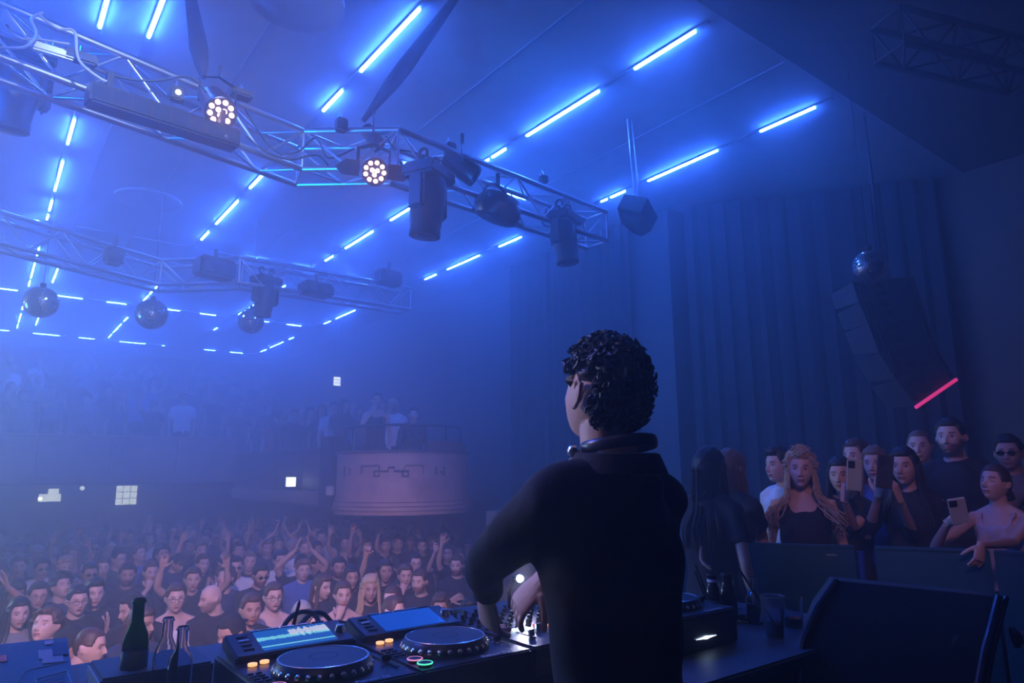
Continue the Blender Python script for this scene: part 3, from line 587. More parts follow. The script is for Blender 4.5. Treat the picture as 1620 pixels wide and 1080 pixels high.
def build_person(P):
    """P: dict of looks and pose. Local frame: stands at origin, faces -Y, 1.75 m tall."""
    rr = random.Random(P.get('seed', 1)); fem = P.get('fem', False); F = dict(P.get('face', {})); F.setdefault('jaw', .36 if fem else .26); F.setdefault('wide', .97 if fem else 1.03)
    sw = (.160 if fem else .190) * P.get('slim', 1.0); hz_ = .95
    ln, ly = P.get('lean', 0.0), P.get('side', 0.0)
    ML = Matrix.Translation((0, 0, hz_)) @ Euler((ln, ly, 0)).to_matrix().to_4x4() @ Matrix.Translation((0, 0, -hz_))
    U = lambda *p: ML @ Vector(p)
    hy, hp, hr = P.get('head', (0, 0, 0)); piv = Vector((0, .015, 1.51))
    MH = ML @ Matrix.Translation(piv) @ Euler((hp, hr, hy), 'YXZ').to_matrix().to_4x4() @ Matrix.Translation(Vector((0, -.026, 1.622)) - piv)
    hs = P.get('hscale', 1.0); MH = MH @ Matrix.Scale(hs, 4); F3 = np.array(MH.to_3x3()); T3 = np.array(MH.translation)
    G = (56, 46) if P.get('lod') else (NLON, NLAT); HF = HFS[G]
    HPt, LO, LA, _, _ = head_pts(F, *G); hw = HPt @ F3.T + T3
    Mi = MH.inverted(); Fi = np.array(Mi.to_3x3()); Ti = np.array(Mi.translation)
    # ---- skin body
    sk = MB(); nr = .050 if fem else .060
    hb = MH @ Vector((0, .022, -.05)); sk.tube([U(0, .018, 1.40), U(0, .024, 1.455), U(0, .018, 1.52), hb], [nr * 1.1, nr * 1.03, nr, nr * .98], 14)
    for sg in (-1, 1): sk.tube([U(0, .03, 1.485), U(sg * sw * .38, .028, 1.455), U(sg * sw * .75, .022, 1.425)], [.040, .036, .034], 10)
    slim = P.get('slim', 1.0); T = [(.90, .155, .10), (1.02, .132 if fem else .15, .092), (1.15, .135 if fem else .155, .098), (1.28, .150 if fem else .172, .108), (1.36, .150 if fem else .175, .098), (1.42, .115, .072), (1.46, .06, .05)]; T = [(z, a * slim, b * slim) for z, a, b in T]
    def torso(mb, k=1.0, add=0.0, zt=9, zb=0, n=20): mb.tube([U(0, .012, z) for z, a, b in T if zb <= z <= zt], [(a * k + add, b * k + add) for z, a, b in T if zb <= z <= zt], n, up=(1, 0, 0))
    torso(sk, .94)
    arms = P.get('arms', {})
    if 'at' in P:      # arm targets given in the room: bring them into the person's own frame
        ex, ey, yaw_, sc_, fl_ = P['at']; e0 = MH @ Vector((0, -.09, 0)); q0 = Matrix.Rotation(yaw_, 3, 'Z') @ (e0 * sc_); base0 = Vector((ex - q0.x, ey - q0.y, fl_)); iR = Matrix.Rotation(-yaw_, 3, 'Z')
        arms = {k_: {n_: ((iR @ (Vector(v_) - base0)) / sc_ if n_ in 'ew' else (iR @ Vector(v_) if n_ in 'dp' else v_)) for n_, v_ in a_.items()} for k_, a_ in arms.items()}
    parts = [(hw, HF)]; A = {}
    for sgn, key in ((-1, 'R'), (1, 'L')):    # facing -Y: the person's right is at -X
        a = arms.get(key, {}); sh = U(sgn * sw, .015, 1.405)
        el = Vector(a['e']) if 'e' in a else U(sgn * (sw + .06), .04, 1.12); wr = Vector(a['w']) if 'w' in a else U(sgn * (sw + .05), -.06, .88)
        A[key] = (sh, el, wr); k = .84 if fem else 1.0
        sk.tube([U(sgn * sw * .55, .02, 1.41), sh, sh.lerp(el, .35), sh.lerp(el, .75), el], [.045 * k, .050 * k, .046 * k, .041 * k, .037 * k], 12)
        sk.tube([el, el.lerp(wr, .25), el.lerp(wr, .6), wr], [.037 * k, .040 * k, .033 * k, .025 * k], 12)
        hk = a.get('hand', 'relaxed'); hv, hf = make_hand(hk); d = Vector(a['d']) if 'd' in a else (wr - el); d = d.normalized()
        pn = Vector(a.get('p', (-sgn * .9, -.2, .1))); pn = (pn - d * pn.dot(d)).normalized()
        X = (-pn).cross(d); th = a.get('thumb'); flip = sgn   # columns x,y,z: z along fingers, -y = palm normal
        # right hand: palm -Y, fingers +Z -> thumb at +X for a left hand seen so; mirror for the other
        X = (-pn).cross(d).normalized(); s_ = 1 if key == 'R' else -1
        v = hv * np.array([s_, 1, 1]) * k ** .5; M3 = np.array([list(X), list(-pn), list(d)]).T
        v = v @ M3.T + np.array(wr); ff = hf if s_ > 0 else [tuple(reversed(q)) for q in hf]; parts.append((v, ff))
    base = voxel(sk, P.get('vox', .015 if P.get('lod') else .011), 3, .5); body = union(base, parts); bpy.data.meshes.remove(base)
    co = vcoords(body); loc = co @ Fi.T + Ti; inh = (np.abs(loc[:, 0]) < .105) & (np.abs(loc[:, 1]) < .13) & (np.abs(loc[:, 2]) < .125)
    C = np.ones((len(co), 4)); C[inh] = face_color(loc[inh], F)
    ca = body.attributes.new('tint', 'FLOAT_COLOR', 'POINT'); ca.data.foreach_set('color', C.ravel())
    body.materials.clear(); body.materials.append(SK[P.get('skin', 0)]); body.shade_smooth(); body.name = 'person'
    root = link('person', body)
    # ---- shirt
    top = P.get('top', 'tee'); cm = CM[P.get('shirt', 'black')]; sm_ = MB(); off = .016 if not fem else .011
    torso(sm_, 1.0, off, zt=(1.46 if top not in ('tank', 'wide') else 1.37), n=24)
    if fem: 
        for sg in (-1, 1): sm_.tube([U(sg * .07, -.04, 1.21), U(sg * .065, -.068, 1.26), U(sg * .06, -.045, 1.33)], [.055, .050, .045], 10)
    sl = {'tee': .62, 'long': 2.0, 'tank': 0, 'wide': 0.0, 'rolled': 1.45}[top]
    for sgn, key in ((-1, 'R'), (1, 'L')):
        sh, el, wr = A[key]; k = .86 if fem else 1.0
        if sl > 0:
            pts = [U(sgn * .045, .024, 1.455), U(sgn * sw * .7, .02, 1.43), sh]; rs = [.050 * k, .058 * k, .062 * k]
            if sl < 1: pts += [sh.lerp(el, .3), sh.lerp(el, sl)]; rs += [.060 * k, .062 * k]
            else:
                pts += [sh.lerp(el, .5), el]; rs += [.056 * k, .050 * k]; t = min(sl - 1, .93); pts += [el.lerp(wr, t * .5), el.lerp(wr, t)]; rs += [.048 * k, .037 * k]
            sm_.tube(pts, rs, 14)
        else: sm_.tube([U(sgn * .075, -.085, 1.34), U(sgn * .095, -.03, 1.43), U(sgn * .095, .03, 1.435), U(sgn * .08, .10, 1.34)], [.016] * 4, 8)
    if top in ('tee', 'long', 'rolled') and P.get('collar', True): sm_.tube([U(0, .03, 1.42), U(0, .026, 1.46), U(0, .022, 1.482)], [nr * 1.7, nr * 1.4, nr * 1.2], 18)
    sh_me = voxel(sm_, .020 if P.get('lod') else .015, 4, .6); c = vcoords(sh_me); rs = P.get('seed', 1) * 1.7
    w = .0035 * (np.sin(c[:, 2] * 38 + 3 * np.sin(c[:, 0] * 14 + rs) + rs) + np.sin(c[:, 0] * 45 + c[:, 2] * 21 + rs)); nrm = np.empty(len(c) * 3); sh_me.vertices.foreach_get('normal', nrm)
    sh_me.vertices.foreach_set('co', (c + nrm.reshape(-1, 3) * w[:, None]).ravel()); sh_me.materials.clear(); sh_me.materials.append(cm); sh_me.shade_smooth(); sh_me.name = 'shirt'
    link('shirt', sh_me, root)
    # ---- trousers, shoes
    tr = MB(); tr.tube([(0, .012, 1.0), (0, .012, .92), (0, .012, .82)], [(.15, .10), (.175, .12), (.16, .12)], 16, up=(1, 0, 0))
    for sg in (-1, 1): tr.tube([(sg * .085, .012, .88), (sg * .095, 0, .7), (sg * .10, -.01, .48), (sg * .11, .01, .25), (sg * .115, .03, .09)], [.09, .083, .062, .058, .05], 12)
    tm = voxel(tr, .032, 3, .5); tm.materials.clear(); tm.materials.append(CM[P.get('trouser', 'black')]); tm.shade_smooth(); link('trousers', tm, root)
    for sg in (-1, 1): MB().tube([(sg * .115, .10, .035), (sg * .115, .06, .05), (sg * .118, -.03, .05), (sg * .122, -.11, .035), (sg * .124, -.17, .028)], [(.03, .034), (.04, .05), (.045, .048), (.045, .033), (.03, .024)], 12, up=(1, 0, 0)).build('shoe', CM['black'], root)
    # ---- hair
    ht = P.get('hair', 'short'); hm = HM[P.get('hcol', 'black')]
    x, y, z = HPt.T; D = np.stack([np.sin(LO) * np.cos(LA), -np.cos(LO) * np.cos(LA), np.sin(LA)], 1)
    azf = np.abs(((LO + np.pi) % (2 * np.pi)) - np.pi)   # 0 front .. pi back
    hl = .068 - .062 * sm(azf, .75, 1.15) - .065 * sm(azf, 1.75, 2.2)      # hairline height by azimuth
    hl = np.where((azf > 1.15) & (azf < 1.75), .012 + 0 * hl, hl)
    if fem: hl = hl - .004
    if P.get('earclear'): hl = np.where((azf > 1.2) & (azf < 1.95), .030, np.where(azf <= 1.2, hl, hl))
    m = sm(z, hl - .008, hl + .012)
    HP0, *_ = head_pts(dict(F, ears=False), *G); tex = np.array([math.sin(a * 23 + b * 17) * math.sin(c_ * 29 + a * 11) for a, b, c_ in (HPt * 4)])
    if ht != 'bald':
        th = {'buzz': .004, 'short': .016, 'quiff': .020, 'curly': .034, 'fluffy': .030, 'long': .016, 'wavy': .022, 'bun': .010, 'cap': .012, 'beanie': .016}[ht] * np.ones_like(x)
        if 'hth' in P: th = th * 0 + P['hth'] * (.6 + .5 * sm(z, -.04, .08))
        if ht == 'quiff': th += .022 * sm(-y, .0, .07) * sm(z, .05, .1)
        if ht in ('short', 'quiff'): th = th * (.45 + .55 * sm(z, .0, .07))
        tx = {'curly': .010, 'fluffy': .008, 'wavy': .006, 'short': .003, 'quiff': .004, 'long': .003}.get(ht, .001)
        rn = np.random.default_rng(P.get('seed', 1)).normal(size=len(x)) * tx * .35
        disp = np.where(m > 0, -.006 + m * (th + .006) + m * (tx * tex + rn), -.006)
        hv = (HP0 + D * disp[:, None]) @ F3.T + T3; keep = m > .02
        fs = [f for f in HF if any(keep[i] for i in f)]; me = bpy.data.meshes.new('hair'); used = sorted({i for f in fs for i in f}); mp = {a: b for b, a in enumerate(used)}
        me.from_pydata([tuple(hv[i]) for i in used], [], [tuple(mp[i] for i in f) for f in fs]); 
        capm = CM[P.get('capcol', 'black')] if ht in ('cap', 'beanie') else hm
        me.materials.append(capm); me.shade_smooth(); link({'cap': 'cap', 'beanie': 'beanie'}.get(ht, 'hair'), me, root)
        H = lambda *p: MH @ Vector(p)
        if ht == 'cap':
            s_ = -1 if not P.get('capback') else 1; pts = []
            mb = MB(); n = 12; vs = []
            for i in range(n + 1):
                a = math.pi * i / n; cx = .072 * math.cos(a); cy = s_ * (.075 + .072 * math.sin(a))
                vs += [H(cx, cy, .052 - .012 * math.sin(a)), H(cx, cy, .056 - .012 * math.sin(a)), H(cx * .95, s_ * .07, .056), H(cx * .95, s_ * .07, .06)]
            mb.add(vs, [(4 * i + a_, 4 * i + 4 + a_, 4 * i + 4 + b_, 4 * i + b_) for i in range(n) for a_, b_ in ((0, 1), (1, 3), (3, 2), (2, 0))]); mb.build('cap_peak', capm, root)
        if ht == 'bun': MB().lathe([(.001, -.035), (.025, -.028), (.036, 0), (.028, .025), (.001, .035)], H(0, .10, .06), 14).build('hair_bun', hm, root)
        if ht == 'curly' or P.get('curls'):
            mb = MB()
            for k in range(P.get('curls', 70)):
                i = rr.randrange(len(x)); t = 0
                while (m[i] < .8 or (P.get('earclear') and 1.0 < azf[i] < 2.05 and z[i] < .048)) and t < 50: i = rr.randrange(len(x)); t += 1
                c0 = HP0[i] + D[i] * (th[i] * .7); n_ = Vector(D[i]); u = n_.orthogonal().normalized(); w_ = n_.cross(u); r0 = rr.uniform(.008, .014); ph = rr.uniform(0, 6.3); ln_ = rr.uniform(.015, .03)
                mb.tube([H(*(Vector(c0) + u * r0 * math.cos(ph + t_) + w_ * r0 * math.sin(ph + t_) + n_ * ln_ * t_ / 6)) for t_ in np.linspace(0, 5.5, 8)], [.004] * 7 + [.0015], 5)
            mb.build('hair_curls', hm, root)['kind'] = 'stuff'
        if ht in ('long', 'wavy') or P.get('locks'):
            mb = MB(); L = P.get('hlen', .34); nl = P.get('locks', 80); wav = P.get('wave', .004 if ht == 'long' else .012)
            for k in range(nl):
                az = rr.uniform(1.0 if k % 3 else .88, math.pi) * (1 if k % 2 else -1); el_ = rr.uniform(-.25, .9)
                d0 = Vector((math.sin(az) * math.cos(el_), -math.cos(az) * math.cos(el_), math.sin(el_))); p0 = Vector((d0.x * .080 * F['wide'], d0.y * .098 + .008, d0.z * .122))
                p1 = Vector((math.sin(az) * .088, -math.cos(az) * .098 + .014, -.02)); out = rr.uniform(.95, 1.25) * (1.1 if wav > .008 else 1.0) * P.get('puff', 1.0); l_ = L * rr.uniform(.8, 1.05)
                pts = [H(*p0), H(*((p0 + p1) / 2 + d0 * .008)), H(*p1)]; c2 = H(0, .0, 0); ph = rr.uniform(0, 6.3); nseg = 7
                e = pts[-1]; hor = Vector((e.x - c2.x, e.y - c2.y, 0)); hor = hor.normalized() if hor.length > 1e-4 else Vector((0, 1, 0)); tg = Vector((-hor.y, hor.x, 0))
                dwn = ML.to_3x3() @ Vector((0, 0, -1)) * .25 + Vector((0, 0, -.75)); 
                for s_ in range(1, nseg + 1):
                    t = s_ / nseg; fall = e + dwn * (l_ * t) + hor * (.012 * math.sin(t * 3) + (.055 * sm(np.array([t]), .45, .9)[0]) * out) * 1.0 + tg * (wav * math.sin(ph + t * (14 if wav > .008 else 5)) * (.4 + t)) + hor * (wav * .8 * math.cos(ph + t * 14) * t)
                    pts.append(fall)
                r0 = P.get('lockr', .0075); rs = [r0 * .5, r0, r0] + [r0 * (1.05 - .6 * (s_ / nseg)) for s_ in range(1, nseg + 1)]
                mb.tube(pts, [(a_ * 1.4, a_ * .7) for a_ in rs], 5)
            mb.build('hair_locks', hm, root)['kind'] = 'stuff'
    gl = P.get('glasses')
    if gl:
        H = lambda *p: MH @ Vector(p); mb = MB(); w = F['wide']
        for s_ in (-1, 1):
            if gl == 'dark': mb.prism([(s_ * .031 + .022 * math.cos(a), -.001 + .017 * math.sin(a)) for a in np.linspace(0, 2 * math.pi, 15)[:-1]], 0, .003, M=(MH.to_3x3() @ Matrix(((1, 0, 0), (0, 0, -1), (0, 1, 0))).transposed()), c=H(0, -.106, 0)) if False else mb.tube([H(s_ * .031, -.105, -.002), H(s_ * .031, -.100, -.002)], [(.024, .017), (.024, .017)], 16, up=tuple(MH.to_3x3() @ Vector((1, 0, 0))))
            else: mb.tube([H(s_ * .031 + .021 * math.cos(a), -.104, -.003 + .016 * math.sin(a)) for a in np.linspace(0, 2 * math.pi, 17)], .0016, 5)
            mb.tube([H(s_ * .052, -.102, .004), H(s_ * .078 * w, -.07, .004), H(s_ * .084 * w, .01, .004)], .002, 5)
        mb.tube([H(-.01, -.105, .003), H(.01, -.105, .003)], .002, 5); mb.build('sunglasses' if gl == 'dark' else 'eyeglasses', M_GLS if gl == 'dark' else M_FRM, root)
    root['_eye'] = list(MH @ Vector((0, -.09, 0)))
    return root
def place(root, eye, yaw, scale=1.0, floor=None):
    """stand the person so that the head lands near eye (x, y); floor z chosen by the ground they stand on"""
    e = Vector(root['_eye']); root.rotation_euler = (0, 0, yaw); root.scale = (scale,) * 3
    q = Matrix.Rotation(yaw, 3, 'Z') @ (e * scale); root.location = (eye[0] - q.x, eye[1] - q.y, floor)
def face_yaw(x, y, tx, ty): return math.atan2(tx - x, -(ty - y))   # -Y faces the target
# ---------------------------------------------------------------- booth
ZT, ZD = -.54, -.43
M_DECK = mat('deck_metal', (.045, .05, .075), .32, .6, bump=.03, bscale=200); M_TBL = mat('booth_top', (.06, .065, .09), .42, bump=.08, bscale=60, var=.1)
M_BTN = mat('button_rubber', (.05, .05, .06), .5); M_SIL = mat('silver_ring', (.7, .72, .78), .22, 1.0); M_WHT = mat('white_print', (.75, .78, .85), .6)
M_ORG = mat('orange_led', (1, .5, .2), .4, emit=1.6, ecol=(1, .42, .16)); M_GRN = mat('green_led', (.2, 1, .5), .4, emit=1.3, ecol=(.1, 1, .45)); M_PNK = mat('pink_led_ring', (1, .5, .7), .4, emit=.9, ecol=(1, .3, .5)); M_BLU = mat('blue_led', (.2, .5, 1), .4, emit=2, ecol=(.2, .5, 1)); M_WLED_GLINT = mat('white_led_and_glint', (1, 1, 1), .4, emit=4, ecol=(.6, .8, 1))
bt_ = empty('booth_table', (1.1, 1.9, ZT), 'long dark booth table carrying the decks and drinks', 'table'); 
MB().box((-.15, -.05, -.02), (3.3, 1.28, .04), bev=.006).build('table_top', M_TBL, bt_)
MB().box((-.15, .57, -.5), (3.26, .03, .9)).build('front_panel', M_CURT, bt_)
for x in (-1.75, -.1, 1.45): MB().box((x, -.2, -.495), (.05, .9, .91)).build('side_panel', M_BLACK, bt_)
def text(s, size, m, parent, M4, name='lettering'):
    c = bpy.data.curves.new('t', 'FONT'); c.body = s; c.size = size; c.extrude = .0004; c.align_x = 'CENTER'; o = bpy.data.objects.new('t', c); COL.objects.link(o); bpy.context.view_layer.update()
    me = bpy.data.meshes.new_from_object(o.evaluated_get(bpy.context.evaluated_depsgraph_get())); bpy.data.objects.remove(o); me.materials.clear(); me.materials.append(m); q = link(name, me, parent); q.matrix_local = M4; return q
def wave_mat():
    m = bpy.data.materials.new('player_screen'); m.use_nodes = True; nt = m.node_tree; b = nt.nodes['Principled BSDF']; N = nt.nodes.new; L = nt.links.new
    tc = N('ShaderNodeTexCoord'); sp = N('ShaderNodeSeparateXYZ'); L(tc.outputs['Generated'], sp.inputs[0])
    def mth(op, a, b_=None, c=None):
        n = N('ShaderNodeMath'); n.operation = op
        for i, v in enumerate((a, b_, c)):
            if v is None: continue
            if isinstance(v, (int, float)): n.inputs[i].default_value = v
            else: L(v, n.inputs[i])
        return n.outputs[0]
    nz = N('ShaderNodeTexNoise'); nz.noise_dimensions = '1D'; nz.inputs['Scale'].default_value = 22; L(sp.outputs[0], nz.inputs['W'])
    y = sp.outputs[1]; band = mth('LESS_THAN', mth('ABSOLUTE', mth('SUBTRACT', y, .56)), mth('MULTIPLY', nz.outputs[0], .16))
    band2 = mth('LESS_THAN', mth('ABSOLUTE', mth('SUBTRACT', y, .16)), .03); w = mth('MULTIPLY', mth('GREATER_THAN', sp.outputs[0], .45), mth('LESS_THAN', mth('ABSOLUTE', mth('SUBTRACT', y, .72)), mth('MULTIPLY', nz.outputs[0], .3)))
    mx = N('ShaderNodeMix'); mx.data_type = 'RGBA'; L(mth('MAXIMUM', band, band2), mx.inputs[0]); mx.inputs[6].default_value = (.01, .12, .55, 1); mx.inputs[7].default_value = (.22, .75, .9, 1)
    m2 = N('ShaderNodeMix'); m2.data_type = 'RGBA'; L(mth('MULTIPLY', w, .8), m2.inputs[0]); L(mx.outputs[2], m2.inputs[6]); m2.inputs[7].default_value = (.8, .85, 1, 1)
    b.inputs['Base Color'].default_value = (.01, .01, .02, 1); b.inputs['Roughness'].default_value = .1; L(m2.outputs[2], b.inputs['Emission Color']); b.inputs['Emission Strength'].default_value = .75; return m
M_SCREEN = wave_mat(); M_SCREEN2 = mat('blue_screen', (.01, .05, .3), .12, emit=.45, ecol=(.01, .13, .75))
def player(x, label, scr, lit=True):
    root = empty('media_player', (x, 1.645, ZD), label, 'media player'); 
    MB().box((0, 0, -.055), (.318, .45, .105), bev=.006).build('body', M_DECK, root)
    jc = (0, -.068); n = 64
    j = MB().lathe([(.112, -.002), (.112, .008), (.108, .014), (.103, .022), (.100, .025)], (*jc, 0), n).build('jog_wheel', M_DECK, root)
    sc = MB()
    for k in range(28):
        a = 2 * math.pi * k / 28; sc.lathe([(.007, 0), (.005, .0016), (.001, .002)], (jc[0] + .1095 * math.cos(a), jc[1] + .1095 * math.sin(a), .010), 8, rot=rotto((math.cos(a), math.sin(a), .7)))
    o = sc.build('grip_dimple', M_SIL, j); o['kind'] = 'stuff'
    MB().lathe([(.100, .0235), (.1015, .0265), (.098, .0275), (.0965, .0265)], (*jc, 0), n, cap=False).build('silver_rim', M_SIL, j)
    MB().lathe([(.0965, .026), (.035, .0268), (.001, .0268)], (*jc, 0), n, cap=False).build('top_plate', M_DECK, j)
    MB().lathe([(.034, .0272), (.030, .0276), (.028, .0272)], (*jc, 0), 32, cap=False).build('jog_display', M_BTN, j)
    q = Euler((math.radians(14), 0, 0)).to_matrix(); hs = MB().box((0.005, .155, .012), (.30, .125, .035), q, bev=.005).build('screen_housing', M_DECK, root)
    MB().box(Vector((.015, .155, .012)) + q @ Vector((0, 0, .0185)), (.185, .100, .002), q).build('screen', scr, hs)
    for k in range(4): MB().box(Vector((-.108, .155, .012)) + q @ Vector((0, .036 - k * .022, .0188)), (.026, .009, .003), q, bev=.001).build('menu_button', M_WHT if k == 1 else M_BTN, hs)
    for k in range(5): MB().box(Vector((.015, .155, .012)) + q @ Vector((-.08 + k * .04, .058, .0188)), (.033, .005, .002), q).build('menu_button', M_SIL if k < 4 else M_BTN, hs)
    MB().lathe([(.018, 0), (.018, .006), (.012, .016), (.012, .022), (.001, .023)], (.135, .150, .02), 20).build('rotary_knob', M_SIL, root)
    for (a, b) in ((-.118, .058), (-.088, .066)): MB().lathe([(.0105, 0), (.0105, .005), (.001, .006)], (a, b, .0), 16).build('loop_button', M_ORG, root)
    for k in range(8): MB().box((-.145 + (k % 2) * .018, .075 - (k // 2) * .022 - .09, .001), (.013, .006, .004)).build('cue_button', M_BTN, root)
    for (a, b, m) in ((-.128, -.140, M_PNK), (-.128, -.186, M_GRN)):
        MB().lathe([(.016, 0), (.016, .005), (.001, .006)], (a, b, 0), 20).build('play_button', M_BTN, root)
        MB().tube([(a + .0172 * math.cos(t), b + .0172 * math.sin(t), .004) for t in np.linspace(0, 2 * math.pi, 21)], .0016, 5).build('button_ring', m, root)
    MB().box((.138, -.09, .0005), (.006, .15, .002)).build('pitch_slot', M_BTN, root); MB().box((.138, -.105, .008), (.022, .012, .015), bev=.003).build('pitch_fader', M_BLACK, root)
    for k in range(7): MB().box((.12, -.03 - k * .02, .0008), (.008, .0012, .001)).build('scale_mark', M_WHT, root)
    MB().lathe([(.009, 0), (.009, .02), (.008, .022), (.001, .022)], (-.02, .10 - .03, .0), 14).build('small_knob', M_BTN, root) if False else None
    MB().box((0, -.2265, -.02), (.30, .004, .03)).build('front_lip', M_DECK, root)
    text('Pioneer DJ', .018, M_WHT, root, Matrix.Translation((.05, -.221, .0008)))
    lb = MB().tube([(-.01 + t * .055 * 1.0, -.2285, -.072) for t in (-.9, -.3, 0, .3, .9)], [.0006, .003, .0052, .003, .0006], 8).build('front_glint', M_WLED_GLINT, root)  # glowing sliver imitates a reflected glint on the front, not a lamp
    # plugs and rear cables live with the thing
    return root
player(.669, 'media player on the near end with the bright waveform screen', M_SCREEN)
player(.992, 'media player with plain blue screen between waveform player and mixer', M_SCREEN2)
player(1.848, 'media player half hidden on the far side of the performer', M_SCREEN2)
# mixer
mx = empty('dj_mixer', (1.335, 1.645, ZD), 'black mixer with many knobs under the performer\'s hands', 'mixer')
MB().box((0, 0, -.055), (.355, .45, .11), bev=.006).build('body', M_DECK, mx)
kn = MB().lathe([(.0085, 0), (.0085, .004), (.006, .006), (.0055, .020), (.001, .021)], (0, 0, 0), 12).mesh('knob', M_BTN, True); kp = MB().box((0, .0058, .012), (.0016, .002, .014)).mesh('pointer', M_WHT)
rr = random.Random(4)
for i in range(9):
    for k in range(6):
        o = link('knob', kn, mx); o.location = (-.15 + i * .0375, .185 - k * .042, 0); o.rotation_euler.z = rr.uniform(-1.5, 1.5); p_ = link('pointer', kp, o)
for i in range(4):
    x = -.11 + i * .06; MB().box((x, -.105, .0006), (.004, .085, .002)).build('fader_slot', M_BTN, mx); MB().box((x, -.13 + .045 * (i % 2), .010), (.018, .010, .018), bev=.002).build('channel_fader', M_SIL if i < 2 else M_BLACK, mx)
MB().box((-.02, -.19, .0006), (.08, .004, .002)).build('fader_slot', M_BTN, mx); MB().box((-.03, -.19, .010), (.010, .02, .018), bev=.002).build('cross_fader', M_BLACK, mx)
for i in range(3):
    for k in range(2): MB().box((-.105 + i * .02, -.045 - k * .014, .003), (.016, .009, .004), bev=.001).build('lit_button', M_WLED_GLINT, mx)
MB().box((.0, -.055, .003), (.022, .010, .005), bev=.001).build('lit_button', M_ORG, mx); MB().box((-.02, -.035, .003), (.010, .010, .005), bev=.001).build('lit_button', mat('red_led', (1, .2, .1), .4, emit=.5, ecol=(1, .15, .05)), mx)
for i in range(6): MB().box((.07 + (i % 3) * .03, -.06 - (i // 3) * .03, .003), (.018, .008, .004), bev=.001).build('lit_button' if i == 1 else 'effect_button', M_BLU if i == 1 else M_BTN, mx)
MB().lathe([(.012, 0), (.014, .006), (.010, .016), (.001, .018)], (-.155, .21, .01), 16).build('mic_knob', M_SIL, mx)
MB().box((-.14, -.2262, -.05), (.07, .002, .035)).build('front_plate', M_BTN, mx)
# effect unit
fx = empty('effect_unit', (1.601, 1.66, ZD), 'small black effect unit squeezed beside the mixer behind the performer', 'effect unit'); MB().box((0, 0, -.055), (.16, .36, .10), bev=.006).build('body', M_DECK, fx)
for i in range(8): o = link('knob', kn, fx); o.location = (-.05 + (i % 3) * .05, .12 - (i // 3) * .06, -.005)
MB().box((0, -.1, .0), (.06, .02, .008), bev=.002).build('effect_button', M_BLU, fx)
# small bright lamp behind the hands
lp = empty('desk_lamp', atd(822, 915, 2.25), 'small bright desk lamp glowing behind the mixer', 'lamp'); p = lp.location
MB().lathe([(.012, 0), (.011, .006), (.001, .009)], (0, 0, 0), 16, rot=rotto((-.3, -1, .15))).build('lamp_lens', mat('lamp_white', (1, 1, 1), .4, emit=25, ecol=(.55, .8, 1)), lp)
MB().lathe([(.001, -.03), (.011, -.025), (.015, 0), (.014, .008)], (0, 0, 0), 16, rot=rotto((-.3, -1, .15)), cap=False).build('lamp_shade', M_BLACK, lp)
MB().tube([(0, .03, 0), (0, .06, -.05), (0, .05, ZT - p[2])], .006, 8).build('goose_neck', M_BLACK, lp)
l_ = lamp('desk_lamp_light', 'SPOT', (p[0], p[1] - .03, p[2] + .005), (1.25, 1.5, -.4), 1.5, (.75, .7, 1.0), .02, 110); 
# cables behind the players
def cab(pts, r, label): cable('audio_cable', [Vector(q) for q in pts], r, label, M_CABLE, 6, 8)
G = lambda px, py, d: atd(px, py, d)
cab([G(443, 1012, 2.05), G(446, 995, 2.05), G(462, 974, 2.1), G(482, 967, 2.15), G(500, 975, 2.15), G(508, 1000, 2.1), G(509, 1006, 2.08)], .0075, 'thick black cable arching highest behind the waveform player')
cab([G(472, 1008, 2.06), G(476, 988, 2.1), G(494, 970, 2.2), G(512, 971, 2.25), G(530, 990, 2.25), G(545, 1000, 2.2)], .0075, 'black cable arching beside the tallest cable arch')
cab([G(514, 1012, 2.05), G(514, 996, 2.08), G(528, 985, 2.15), G(550, 987, 2.2), G(575, 998, 2.2), G(600, 1001, 2.2)], .0075, 'low black cable loop in front of the blue screened player')
cab([G(578, 1002, 2.15), G(600, 988, 2.25), G(622, 985, 2.3), G(650, 992, 2.25)], .004, 'thin black cable lying on the table behind the blue screened player')
cab([G(660, 988, 2.2), G(690, 972, 2.25), G(715, 966, 2.25), G(735, 968, 2.2), G(750, 976, 2.1)], .006, 'black cable curving behind the mixer beneath the elbow')
cab([G(690, 988, 2.15), G(720, 982, 2.2), G(745, 978, 2.15)], .006, 'lower black cable behind the mixer beneath the elbow')
for (a, b, lab) in (((443, 1012), (444, 1000), 'black cable plug at the rear corner of the waveform player'), ((472, 1008), (473, 994), 'black cable plug right of the upright pen')):
    o = MB().tube([G(*a, 2.05), G(*b, 2.05)], .010, 10).build('cable_plug', M_BLACK); tag(o, lab, 'plug')
o = MB().tube([G(459, 1008, 2.04), G(473, 955, 2.0), G(474, 948, 2.0)], [.006, .005, .001], 8).build('marker_pen', M_BLACK); tag(o, 'slim black marker standing upright between the cable plugs', 'pen')
